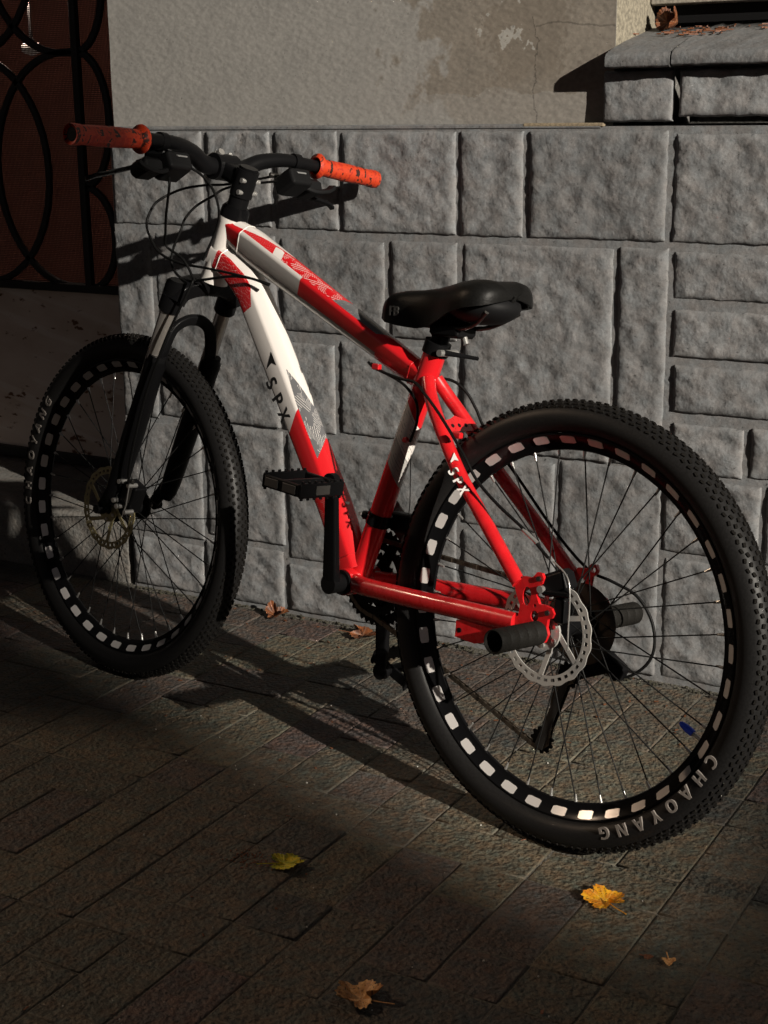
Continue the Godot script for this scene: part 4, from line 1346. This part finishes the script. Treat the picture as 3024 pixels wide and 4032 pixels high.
	var fnor := Vector3(0, 0, -1)
	var fu2 := (fup - fnor * fup.dot(fnor)).normalized()
	var org := b(0.6535, 0.6585, 0) + Vector3(0, 0, -0.0250) - fup * 0.0
	var lx := 0.032
	for ch in ["S", "P", "X"]:
		letter(ch, 0.026, Transform3D(Basis(dirt, fu2, fnor), org + dirt * (lx + 0.002) - fu2 * 0.0155), M.letter_black, fr, "frame_lettering", 0.0014)
		lx += 0.031
	m = MB.new()
	m.xf = Transform3D(Basis(dirt, fu2, fnor), org + dirt * -0.014 - fu2 * 0.002)
	m.plate(PackedVector2Array([Vector2(0.0, 0.012), Vector2(0.026, 0.012), Vector2(0.017, 0.004), Vector2(0.020, -0.012)]), -0.0007, 0.0007)
	obj("frame_emblem", m.mesh(), M.letter_black, fr)
	var s0 := b(0.197, 0.541, 0.0465)
	var s1 := b(0.12, 0.467, 0.058)
	var sd := (s1 - s0).normalized()
	var sn := Vector3(-0.55, 0.23, -0.8)
	sn = (sn - sd * sn.dot(sd)).normalized()
	var su := sn.cross(sd)
	lx = 0.004
	for ch in ["S", "P", "X"]:
		letter(ch, 0.0155, Transform3D(Basis(sd, su, sn), s0 + sd * lx + sn * 0.0115 - su * 0.0075), M.letter_white, fr, "frame_lettering", 0.0012)
		lx += 0.0175
	m = MB.new()
	m.xf = Transform3D(Basis(sd, su, sn), s0 + sd * -0.024 + sn * 0.0112)
	m.plate(PackedVector2Array([Vector2(0.0, 0.007), Vector2(0.016, 0.007), Vector2(0.011, 0.002), Vector2(0.013, -0.007)]), -0.0006, 0.0006)
	obj("frame_emblem", m.mesh(), M.letter_white, fr)
	# ---- pegs on the rear axle
	for s in [1, -1]:
		m = MB.new()
		m.xf = Transform3D(Basis.IDENTITY, b(0, 0.335, 0))
		var a0: float = -0.074 * s
		var a1: float = -0.176 * s
		var prf := [Vector2(0.0, a0), Vector2(0.0176, a0)]
		for k in 4:
			var z: float = lerp(a0, a1, (k + 1) / 5.0)
			prf.append_array([Vector2(0.0176, z - 0.0008 * s * -1), Vector2(0.0169, z), Vector2(0.0176, z + 0.0008 * s * -1)])
		prf.append_array([Vector2(0.0176, a1 + 0.001 * s), Vector2(0.0168, a1), Vector2(0.0158, a1), Vector2(0.0150, a1 + 0.001 * s), Vector2(0.0150, a0 - 0.012 * s), Vector2(0.0, a0 - 0.012 * s)])
		m.lathe(prf, 32, false, 0.75)
		obj("foot_peg", m.mesh(), M.peg, bike)
	# ---- fork
	var fk := base("fork", Vector3.ZERO, bike)
	var ld := b(0.106, -0.271, 0).normalized()        # down the leg
	for s in [1, -1]:
		var tp := b(0.878, 0.752, 0.0655 * s)
		tube_obj("stanchion", [tp, tp + ld * 0.16], 0.0142, M.stanchion, fk, 24)
		m = MB.new()
		var l0 := b(0.9145, 0.632, 0.0655 * s)
		m.tube([l0 - ld * 0.004, l0, l0 + ld * 0.006, l0 + ld * 0.02, l0 + ld * 0.14, l0 + ld * 0.255, l0 + ld * 0.285, l0 + ld * 0.30], [0.0165, 0.0195, 0.0205, 0.0195, 0.0205, 0.019, 0.0165, 0.011], 24)
		obj("lower_leg", m.mesh(), M.black_satin, fk)
		m = taper(l0 + ld * 0.25, b(1.062, 0.333, 0.062 * s), 0.03, 0.013, 0.024, 0.011, Vector3(0, 0, 1), 0.005)
		obj("dropout", m.mesh(), M.black_satin, fk)
		tube_obj("wiper_seal", [l0 - ld * 0.012, l0 - ld * 0.002], [0.0158, 0.0172], M.black_plastic, fk, 20)
		m = MB.new()
		m.tube([b(1.057, 0.335, 0.064 * s), b(1.057, 0.335, 0.078 * s)], [0.011, 0.0085], 14)
		obj("axle_nut", m.mesh(), M.black_satin, fk)
	m = MB.new()
	m.sweep(smooth_path([b(0.872, 0.745, 0.069), b(0.868, 0.763, 0.058), b(0.862, 0.774, 0.03), b(0.858, 0.777, 0), b(0.862, 0.774, -0.03), b(0.868, 0.763, -0.058), b(0.872, 0.745, -0.069)], 5), [rrect(0.042, 0.032, 0.01)], Vector3(-0.37, 0.93, 0), true, true)
	obj("crown", m.mesh(), M.black_gloss, fk)
	for s in [1, -1]:
		m = MB.new()
		m.tube([b(0.866, 0.782, 0.0655 * s), b(0.868, 0.777, 0.0655 * s), b(0.886, 0.730, 0.0655 * s), b(0.888, 0.725, 0.0655 * s)], [0.014, 0.0195, 0.0205, 0.0165], 22)
		obj("crown_socket", m.mesh(), M.black_satin, fk)
	m = MB.new()
	m.sweep(smooth_path([b(0.918, 0.612, 0.060), b(0.905, 0.655, 0.054), b(0.897, 0.692, 0.042), b(0.893, 0.708, 0.020), b(0.892, 0.711, 0), b(0.893, 0.708, -0.020), b(0.897, 0.692, -0.042), b(0.905, 0.655, -0.054), b(0.918, 0.612, -0.060)], 5), [rrect(0.022, 0.011, 0.004)], Vector3(0.4, 0.0, 1.0).cross(Vector3(1, 0.4, 0)), true)
	obj("arch", m.mesh(), M.black_satin, fk)
	# ---- headset and stem
	tube_obj("headset_cup", [b(0.802, 0.900, 0), b(0.7965, 0.914, 0), b(0.794, 0.920, 0)], [0.0262, 0.0255, 0.0205], M.black_gloss, bike, 24)
	tube_obj("spacer", [b(0.795, 0.918, 0), b(0.786, 0.942, 0)], 0.0182, M.black_satin, bike, 20)
	var stm := base("stem", Vector3.ZERO, bike)
	tube_obj("steerer_clamp", [b(0.787, 0.938, 0), b(0.770, 0.983, 0)], 0.0205, M.black_satin, stm, 22)
	tube_obj("top_cap", [b(0.770, 0.983, 0), b(0.7685, 0.987, 0)], [0.018, 0.0165], M.black_gloss, stm, 22)
	obj("extension", taper(b(0.775, 0.963, 0), b(0.832, 0.984, 0), 0.032, 0.034, 0.036, 0.03, Vector3(-0.35, 0.93, 0), 0.01).mesh(), M.black_satin, stm)
	tube_obj("bar_clamp", [b(0.838, 0.986, 0.024), b(0.838, 0.986, -0.024)], 0.0235, M.black_satin, stm, 22)
	for s in [1, -1]:
		for q in [0.017, -0.017]:
			tube_obj("bolt", [b(0.862, 0.986 + q, 0.016 * s), b(0.838, 0.988 + q * 1.25, 0.016 * s)], 0.0045, M.steel, stm, 10)
	for q in [0.949, 0.969]: tube_obj("bolt", [b(0.768 - (q - 0.96) * 0.37, q - 0.006, 0.020), b(0.766 - (q - 0.96) * 0.37, q - 0.006, -0.02)], 0.0045, M.steel, stm, 10)
	tube_obj("bolt", [b(0.834, 1.0085, 0.014), b(0.828, 1.0125, 0.014)], 0.0065, M.steel, stm, 12)
	# ---- handlebar with its grips, levers and shifters
	var hbp := smooth_path([b(0.778, 1.001, 0.367), b(0.797, 1.011, 0.215), b(0.809, 1.013, 0.14), b(0.825, 1.004, 0.085), b(0.8365, 0.987, 0.045), b(0.838, 0.986, 0.0), b(0.8395, 0.987, -0.045), b(0.835, 1.004, -0.085), b(0.829, 1.013, -0.14), b(0.824, 1.010, -0.215), b(0.815, 1.0005, -0.367)], 6)
	var hr := []
	for p in hbp: hr.append(lerp(0.0157, 0.0112, clamp((abs(p.z) - 0.05) / 0.12, 0.0, 1.0)))
	m = MB.new()
	m.tube(hbp, hr, 20)
	obj("handlebar", m.mesh(), M.black_satin, bike)
	for s in [1, -1]:
		var gi := b(0.8105 - 0.0135 * s, 1.0105, 0.213 * s)
		var go := b(0.7965 - 0.0185 * s, 1.0008, 0.370 * s)
		var gp := []
		var grd := []
		for q in [[0.0, .0165], [0.012, .023], [0.03, .0245], [0.05, .023], [0.062, .0162], [0.10, .0158], [0.3, .0166], [0.5, .0172], [0.7, .0164], [0.86, .0158], [0.88, .0168], [0.97, .0172], [1.0, .0165]]:
			gp.append(gi.lerp(go, q[0])); grd.append(q[1])
		m = MB.new()
		m.tube(gp, grd, 22, false)
		m.tube([go, go - (go - gi).normalized() * 0.004], [0.0165, 0.0105], 22, false)
		obj("grip", m.mesh(), M.grip, bike)
		tube_obj("bar_end_plug", [go - (go - gi).normalized() * 0.0035, go - (go - gi).normalized() * 0.01], 0.0106, M.black_plastic, bike, 18)
		var lv := base("brake_lever", Vector3.ZERO, bike)
		tube_obj("clamp", [b(0.817 - 0.010 * s, 1.0125, 0.172 * s), b(0.818 - 0.010 * s, 1.0125, 0.158 * s)], 0.0155, M.black_satin, lv, 18)
		obj("body", taper(b(0.818, 0.998, 0.172 * s), b(0.838, 0.975, 0.155 * s), 0.03, 0.018, 0.034, 0.022, Vector3(0, 1, 0), 0.006).mesh(), M.black_gloss, lv)
		m = MB.new()
		m.sweep(smooth_path([b(0.838, 0.978, 0.150 * s), b(0.856, 0.970, 0.175 * s), b(0.860, 0.958, 0.215 * s), b(0.848, 0.950, 0.25 * s), b(0.842, 0.945, 0.272 * s), b(0.846, 0.938, 0.288 * s)], 5), [rrect(0.010, 0.007, 0.0025)], Vector3(0.3, 1, 0))
		obj("blade", m.mesh(), M.black_gloss, lv)
		tube_obj("adjuster", [b(0.842, 0.982, 0.145 * s), b(0.848, 0.986, 0.122 * s)], [0.0055, 0.004], M.dark_steel, lv, 12)
		tube_obj("pivot_bolt", [b(0.835, 0.996, 0.157 * s), b(0.840, 0.966, 0.157 * s)], 0.0045, M.steel, lv, 10)
		var sh := base("shifter", Vector3.ZERO, bike)
		box_obj("pod", b(0.806, 0.974, 0.142 * s), Vector3(0.056, 0.036, 0.054), M.black_plastic, sh, 0.008, Basis(Vector3(0, 0, 1), -0.5))
		box_obj("housing", b(0.815, 0.966, 0.188 * s), Vector3(0.05, 0.028, 0.045), M.black_plastic, sh, 0.009, Basis(Vector3(0, 0, 1), -0.35))
		box_obj("window", b(0.786, 0.992, 0.140 * s), Vector3(0.012, 0.003, 0.022), mat(lin(0.2, 0.2, 0.2), 0.15), sh, 0.001, Basis(Vector3(0, 0, 1), 0.2))
		m = MB.new()
		m.sweep(smooth_path([b(0.800, 0.972, 0.150 * s), b(0.790, 0.962, 0.180 * s), b(0.786, 0.965, 0.212 * s), b(0.788, 0.974, 0.228 * s)], 4), [rrect(0.016, 0.007, 0.002)], Vector3(0, 1, 0))
		obj("thumb_lever", m.mesh(), M.black_plastic, sh)
		m = MB.new()
		m.sweep(smooth_path([b(0.815, 0.972, 0.148 * s), b(0.822, 0.964, 0.175 * s), b(0.822, 0.966, 0.198 * s)], 4), [rrect(0.012, 0.006, 0.002)], Vector3(0, 1, 0))
		obj("trigger", m.mesh(), M.black_plastic, sh)
	# ---- saddle, post, collar
	var sd2 := base("saddle", Vector3.ZERO, bike)
	var prof := [[0.411, 0.007, 0.772, 0.764], [0.407, 0.019, 0.786, 0.754], [0.393, 0.0265, 0.796, 0.749], [0.362, 0.030, 0.803, 0.746], [0.322, 0.0325, 0.808, 0.745], [0.29, 0.039, 0.813, 0.750], [0.26, 0.050, 0.819, 0.763], [0.23, 0.062, 0.826, 0.776], [0.20, 0.071, 0.831, 0.784], [0.177, 0.072, 0.832, 0.788], [0.161, 0.064, 0.829, 0.791], [0.151, 0.048, 0.822, 0.795], [0.146, 0.03, 0.814, 0.799], [0.144, 0.010, 0.809, 0.803]]
	for q in prof:
		if q[0] < 0.29: q[0] = 0.29 + (q[0] - 0.29) * 0.93
	var outer := []
	var NS := 28
	m = MB.new()
	for pass_ in 2:
		var rows := []
		for k in prof.size():
			var q: Array = prof[k]
			var row := []
			for i in NS + 1:
				var a := PI * i / NS
				var sc := 1.0 if pass_ == 0 else 0.9
				var cw := signf(cos(a)) * pow(absf(cos(a)), 0.62)
				var sy := pow(sin(a), 0.72)
				var dip: float = 0.004 * exp(-pow(cos(a) / 0.25, 2.0)) * smoothstep(0.40, 0.3, q[0])
				row.append(Vector3(q[0] + (0.0 if pass_ == 0 else 0.004 * (1 if k > 8 else (-1 if k < 3 else 0))), q[3] + (q[2] - q[3] - (0.0 if pass_ == 0 else 0.008)) * sy - dip, q[1] * sc * cw))
			rows.append(row)
		var id := []
		for k in prof.size():
			var row := []
			for i in NS + 1:
				var du: Vector3 = rows[min(k + 1, prof.size() - 1)][i] - rows[max(k - 1, 0)][i]
				var dv: Vector3 = rows[k][min(i + 1, NS)] - rows[k][max(i - 1, 0)]
				var nn := du.cross(dv).normalized()
				var cen := Vector3(prof[k][0], prof[k][3] - 0.01, 0)
				if nn.dot(rows[k][i] - cen) < 0: nn = -nn
				if pass_ == 1: nn = -nn
				row.append(m.vt(rows[k][i], nn, Vector2(i, k)))
			id.append(row)
		for k in prof.size() - 1:
			for i in NS: m.quad(id[k][i], id[k][i + 1], id[k + 1][i + 1], id[k + 1][i])
		outer.append(id)
	for k in prof.size() - 1:
		for i in [0, NS]: m.quad(outer[0][k][i], outer[0][k + 1][i], outer[1][k + 1][i], outer[1][k][i])
	for k in [0, prof.size() - 1]:
		for i in NS: m.quad(outer[0][k][i], outer[0][k][i + 1], outer[1][k][i + 1], outer[1][k][i])
	obj("cover", m.mesh(), M.saddle, sd2)
	m = MB.new()
	var sgr := []
	for i in 13:
		var row := []
		for j in 25:
			var la := PI * (i / 12.0 - 0.5)
			var lo2 := TAU * j / 24.0
			var dn := Vector3(cos(la) * cos(lo2), sin(la), cos(la) * sin(lo2))
			row.append(m.vt(Vector3(0.215, 0.789, 0) + dn * Vector3(0.060, 0.029, 0.056), dn / Vector3(0.060, 0.029, 0.056), Vector2(i, j)))
		sgr.append(row)
	for i in 12:
		for j in 24: m.quad(sgr[i][j], sgr[i][j + 1], sgr[i + 1][j + 1], sgr[i + 1][j])
	obj("base_shell", m.mesh(), M.black_plastic, sd2)
	for s in [1, -1]:
		tube_obj("rail", smooth_path([b(0.37, 0.765, 0.012 * s), b(0.33, 0.752, 0.018 * s), b(0.25, 0.752, 0.021 * s), b(0.21, 0.760, 0.026 * s), b(0.175, 0.782, 0.04 * s)], 4), 0.0036, M.dark_steel, sd2, 8)
	letter("F", 0.015, Transform3D(Basis(Vector3(-1, 0, 0), Vector3(0, 1, 0), Vector3(0, 0, -1)), b(0.377, 0.768, 0.0300)), M.letter_grey, sd2, "saddle_lettering", 0.002)
	letter("B", 0.015, Transform3D(Basis(Vector3(-1, 0, 0), Vector3(0, 1, 0), Vector3(0, 0, -1)), b(0.366, 0.768, 0.0308)), M.letter_grey, sd2, "saddle_lettering", 0.002)
	var spo := base("seat_post", Vector3.ZERO, bike)
	tube_obj("post", [b(0.305, 0.705, 0), b(0.287, 0.757, 0)], 0.0145, M.black_satin, spo, 20)
	box_obj("clamp", b(0.272, 0.747, 0), Vector3(0.062, 0.022, 0.05), M.black_satin, spo, 0.006)
	tube_obj("clamp_bolt", [b(0.247, 0.738, 0), b(0.242, 0.728, 0)], 0.005, M.steel, spo, 10)
	var co := base("seat_collar", Vector3.ZERO, bike)
	tube_obj("band", [b(0.3045, 0.708, 0), b(0.2985, 0.727, 0)], 0.0215, M.black_satin, co, 24)
	obj("lever", taper(b(0.278, 0.712, 0.012), b(0.262, 0.705, -0.05), 0.014, 0.009, 0.018, 0.006, Vector3(0, 1, 0), 0.003).mesh(), M.black_gloss, co)
	tube_obj("skewer", [b(0.277, 0.711, 0.022), b(0.277, 0.711, -0.02)], 0.0055, M.steel, co, 10)
	# ---- cranks, pedals, chainrings
	for s in [1, -1]:
		var cr := base("crank", Vector3.ZERO, bike)
		var c0 := b(0.430, 0.317, 0.064 * s)
		var c1 := b(0.431, 0.317 + 0.170 * s, 0.079 * s)
		obj("arm", taper(c0, c1, 0.030, 0.015, 0.024, 0.012, Vector3(0, 0, 1), 0.004).mesh(), M.black_gloss, cr)
		tube_obj("boss", [b(0.43, 0.317, 0.036 * s), b(0.43, 0.317, 0.072 * s)], [0.015, 0.0165], M.black_satin, cr, 20)
		tube_obj("eye", [c1 + Vector3(0, 0, 0.006), c1 + Vector3(0, 0, -0.007)], 0.0145, M.black_satin, cr, 18)
		pedal(bike, b(0.431, 0.317 + 0.170 * s, 0.092 * s), "pedal", 0.06 if s > 0 else 0.35)
	var cg := base("chainset", b(0.43, 0.317, 0), bike)
	for q in [[0.084, 42, 0.049, 0.066], [0.067, 32, 0.0425, 0.05], [0.047, 24, 0.036, 0.034]]:
		var ou := []
		var inn := []
		for j in q[1] * 4:
			var a: float = TAU * j / (q[1] * 4)
			var d := Vector2(cos(a), sin(a))
			ou.append(d * (q[0] + [0.0015, 0.0, -0.0045, -0.0035][j % 4]))
			inn.append(d * q[3])
		m = MB.new()
		m.ring_plate(ou, inn, q[2], q[2] + 0.0022)
		obj("chainring", m.mesh(), M.black_satin, cg)
	for k in 4:
		var a := TAU * k / 4.0 + 0.5
		obj("spider_arm", taper(Vector3(cos(a) * 0.012, sin(a) * 0.012, 0.046), Vector3(cos(a) * 0.069, sin(a) * 0.069, 0.0465), 0.026, 0.006, 0.018, 0.005, Vector3(0, 0, 1), 0.002).mesh(), M.black_satin, cg)
	# ---- chain
	var cpth := []
	for k in 19:
		var a := deg_to_rad(97.0 - 187.0 * k / 18.0)
		cpth.append(Vector3(0.43 + 0.0665 * cos(a), 0.317 + 0.0665 * sin(a), 0.0437))
	cpth.append_array([Vector3(0.25, 0.19, 0.046), Vector3(0.075, 0.123, 0.049), Vector3(0.06, 0.120, 0.049), Vector3(0.048, 0.13, 0.049), Vector3(0.046, 0.16, 0.049), Vector3(0.045, 0.215, 0.049), Vector3(0.034, 0.232, 0.049), Vector3(0.016, 0.236, 0.049), Vector3(0.008, 0.25, 0.049), Vector3(0.022, 0.285, 0.049)])
	for k in 13:
		var a := deg_to_rad(-55.0 - 215.0 * k / 12.0)
		cpth.append(Vector3(0.036 * cos(a), 0.335 + 0.036 * sin(a), 0.049))
	cpth.append(Vector3(0.43 + 0.0665 * cos(deg_to_rad(97.0)), 0.317 + 0.0665 * sin(deg_to_rad(97.0)), 0.0437))
	var crv := Curve3D.new()
	for p in cpth: crv.add_point(p)
	var Lc := crv.get_baked_length()
	var nl := int(Lc / 0.0127)
	m = MB.new()
	for i in nl:
		var p0 := crv.sample_baked(Lc * i / nl)
		var p1 := crv.sample_baked(Lc * (i + 1.0) / nl)
		var di := (p1 - p0).normalized()
		var sdv := Vector3(0, 0, 1)
		var ba := Basis(di, sdv.cross(di), sdv)
		var wz := 0.0032 if i % 2 == 0 else 0.0022
		for s in [-1, 1]: m.box((p0 + p1) * 0.5 + sdv * wz * s, Vector3(0.0165, 0.0072, 0.001), ba, 0.0004)
		m.box(p0, Vector3(0.007, 0.007, 0.005), ba, 0.002)
	obj("chain", m.mesh(), M.chain, bike)
	# ---- rear derailleur
	var rd := base("rear_derailleur", Vector3.ZERO, bike)
	box_obj("body", b(-0.030, 0.268, -0.088), Vector3(0.045, 0.03, 0.026), M.black_satin, rd, 0.007, Basis(Vector3(0, 0, 1), 0.5))
	obj("knuckle", taper(b(-0.018, 0.268, -0.084), b(0.024, 0.247, -0.066), 0.026, 0.02, 0.022, 0.02, Vector3(0, 0, 1), 0.005).mesh(), M.black_satin, rd)
	obj("link", taper(b(0.0, 0.322, -0.074), b(-0.018, 0.268, -0.084), 0.02, 0.014, 0.024, 0.02, Vector3(0, 0, 1), 0.005).mesh(), M.black_plastic, rd)
	for z in [0.0445, 0.0545]:
		m = taper(Vector3(0.02, 0.252, z), Vector3(0.0625, 0.122, z), 0.012, 0.002, 0.016, 0.002, Vector3(0, 0, 1), 0.001)
		obj("cage_plate", m.mesh(), M.dark_steel, rd)
	for q in [Vector2(0.024, 0.247), Vector2(0.060, 0.134)]:
		var ou := []
		var inn := []
		for j in 44:
			var d := Vector2(cos(TAU * j / 44), sin(TAU * j / 44))
			ou.append(q + d * (0.0215 if j % 4 < 2 else 0.0175))
			inn.append(q + d * 0.005)
		m = MB.new()
		m.ring_plate(ou, inn, 0.0478, 0.0515)
		obj("jockey_wheel", m.mesh(), M.black_plastic, rd)
	# ---- front derailleur
	var fd := base("front_derailleur", Vector3.ZERO, bike)
	tube_obj("band", [b(0.397, 0.418, 0), b(0.391, 0.438, 0)], 0.0205, M.black_gloss, fd, 22)
	box_obj("lug", b(0.418, 0.430, 0.006), Vector3(0.016, 0.014, 0.014), M.black_gloss, fd, 0.004)
	tube_obj("lug_bolt", [b(0.424, 0.432, 0.016), b(0.422, 0.430, -0.006)], 0.0035, M.steel, fd, 8)
	box_obj("arm", b(0.368, 0.424, -0.03), Vector3(0.05, 0.032, 0.026), M.black_satin, fd, 0.006)
	box_obj("cage", b(0.375, 0.402, -0.046), Vector3(0.085, 0.034, 0.003), M.dark_steel, fd, 0.001, Basis(Vector3(0, 0, 1), 0.7))
	box_obj("cage", b(0.385, 0.406, -0.057), Vector3(0.095, 0.04, 0.003), M.dark_steel, fd, 0.001, Basis(Vector3(0, 0, 1), 0.7))
	# ---- brake calipers
	var rc := base("rear_caliper", Vector3.ZERO, bike)
	box_obj("body", b(-0.012, 0.409, 0.050), Vector3(0.046, 0.034, 0.034), M.black_satin, rc, 0.007, Basis(Vector3(0, 0, 1), -0.45))
	box_obj("arm", b(-0.020, 0.396, 0.066), Vector3(0.05, 0.009, 0.009), M.black_gloss, rc, 0.003, Basis(Vector3(0, 0, 1), -0.12))
	tube_obj("bolt", [b(0.004, 0.398, 0.064), b(0.004, 0.398, 0.074)], 0.0055, M.steel, rc, 10)
	tube_obj("bolt", [b(-0.012, 0.3665, 0.06), b(-0.012, 0.3665, 0.0735)], 0.0038, M.dark_steel, rc, 10)
	tube_obj("bolt", [b(0.009, 0.4125, 0.06), b(0.009, 0.4125, 0.0735)], 0.0038, M.dark_steel, rc, 10)
	box_obj("body", b(-0.026, 0.372, 0.054), Vector3(0.022, 0.04, 0.024), M.black_satin, rc, 0.005)
	tube_obj("wire", smooth_path([b(-0.005, 0.44, 0.06), b(-0.035, 0.425, 0.066), b(-0.045, 0.40, 0.068), b(-0.047, 0.35, 0.066), b(-0.047, 0.318, 0.062)], 5), 0.0012, M.steel, rc, 6)
	var fc := base("front_caliper", Vector3.ZERO, bike)
	box_obj("body", b(0.978, 0.372, 0.053), Vector3(0.042, 0.058, 0.034), M.black_satin, fc, 0.007, Basis(Vector3(0, 0, 1), 0.38))
	box_obj("arm", b(0.962, 0.385, 0.073), Vector3(0.01, 0.05, 0.008), M.dark_steel, fc, 0.003, Basis(Vector3(0, 0, 1), 0.3))
	for q in [[0.985, 0.400], [0.956, 0.396], [0.964, 0.345], [0.99, 0.352], [1.0, 0.362]]:
		tube_obj("bolt", [b(q[0], q[1], 0.062), b(q[0], q[1], 0.082)], 0.0046, M.steel, fc, 10)
	tube_obj("wire", [b(0.952, 0.40, 0.082), b(0.957, 0.36, 0.083), b(0.972, 0.335, 0.08)], 0.0012, M.steel, fc, 6)
	# ---- cables
	for c in [
		[b(0.81, 0.962, 0.155), Vector3(0.808,0.970,-0.140), Vector3(0.798,0.976,-0.120), Vector3(0.793,0.971,-0.100), Vector3(0.791,0.960,-0.080), Vector3(0.789,0.940,-0.060), Vector3(0.790,0.908,-0.045), Vector3(0.812,0.875,-0.030), Vector3(0.838,0.82,-0.034)],
		[b(0.84, 0.984, -0.13), Vector3(0.936,0.964,0.100), Vector3(0.953,0.958,0.060), Vector3(0.966,0.948,0.020), Vector3(0.962,0.933,-0.020), Vector3(0.973,0.916,-0.040), Vector3(0.977,0.896,-0.050), Vector3(0.977,0.878,-0.055), Vector3(0.961,0.857,-0.060), Vector3(0.93,0.828,-0.060), Vector3(0.876,0.812,-0.055), Vector3(0.815,0.808,-0.050), Vector3(0.747,0.802,-0.042), Vector3(0.710,0.797,-0.032), Vector3(0.672,0.790,-0.022)],
		[b(0.81, 0.975, -0.12), Vector3(0.905,0.958,0.080), Vector3(0.912,0.936,0.040), Vector3(0.908,0.915,-0.000), Vector3(0.900,0.890,-0.030), Vector3(0.896,0.871,-0.040), Vector3(0.905,0.840,-0.047), Vector3(0.905,0.81,-0.05), Vector3(0.885,0.790,-0.050), Vector3(0.853,0.783,-0.050), Vector3(0.816,0.787,-0.048), Vector3(0.754,0.797,-0.042), Vector3(0.710,0.797,-0.032), Vector3(0.672,0.788,-0.024)],
		[b(0.845, 0.985, 0.125), b(0.842, 0.975, 0.13), Vector3(0.80,0.950,-0.15), Vector3(0.814,0.918,-0.140), Vector3(0.841,0.891,-0.120), Vector3(0.865,0.864,-0.100), Vector3(0.879,0.840,-0.085), Vector3(0.85,0.82,-0.07), Vector3(0.83,0.79,-0.062), Vector3(0.821,0.779,-0.070), Vector3(0.838,0.733,-0.080), Vector3(0.859,0.690,-0.085), Vector3(0.881,0.639,-0.088), Vector3(0.912,0.56,-0.09), Vector3(0.945,0.45,-0.088), Vector3(0.955,0.40,-0.082)],
		[b(0.43, 0.681, 0.017), Vector3(0.407,0.672,-0.020), Vector3(0.354,0.663,-0.022), Vector3(0.318,0.661,-0.026), Vector3(0.286,0.646,-0.036), Vector3(0.246,0.623,-0.048), Vector3(0.203,0.593,-0.060), Vector3(0.172,0.567,-0.066), Vector3(0.146,0.535,-0.064), Vector3(0.105,0.504,-0.060), Vector3(0.055,0.475,-0.056), Vector3(0.008,0.442,-0.055)],
		[b(0.43, 0.679, 0.010), Vector3(0.401,0.669,-0.013), Vector3(0.358,0.660,-0.022), Vector3(0.332,0.648,-0.024), Vector3(0.312,0.628,-0.024), Vector3(0.312,0.599,-0.020), Vector3(0.333,0.565,-0.008)],
		[Vector3(0.325,0.655,0.022), Vector3(0.310,0.667,0.030), Vector3(0.290,0.664,0.040), Vector3(0.272,0.648,0.050), Vector3(0.258,0.625,0.058), Vector3(0.235,0.59,0.062), Vector3(0.17,0.53,0.066), Vector3(0.09,0.455,0.072), Vector3(0.026,0.410,0.074), Vector3(-0.012,0.397,0.086), Vector3(-0.047,0.383,0.098), Vector3(-0.069,0.358,0.106), Vector3(-0.082,0.329,0.108), Vector3(-0.085,0.299,0.105), Vector3(-0.074,0.275,0.100), Vector3(-0.050,0.256,0.092), Vector3(-0.02,0.258,0.082), Vector3(0.01,0.27,0.08)],
	]:
		tube_obj("cable", smooth_path(c, 6), 0.0024, M.cable, bike, 8)
	tube_obj("wire", [b(0.335, 0.563, 0.004), b(0.356, 0.457, -0.03), b(0.36, 0.435, -0.034)], 0.0008, M.dark_steel, bike, 6)
	tube_obj("cable_end", [b(0.057, 0.475, 0.056), b(0.03, 0.46, 0.0555)], 0.0032, M.steel, bike, 8)
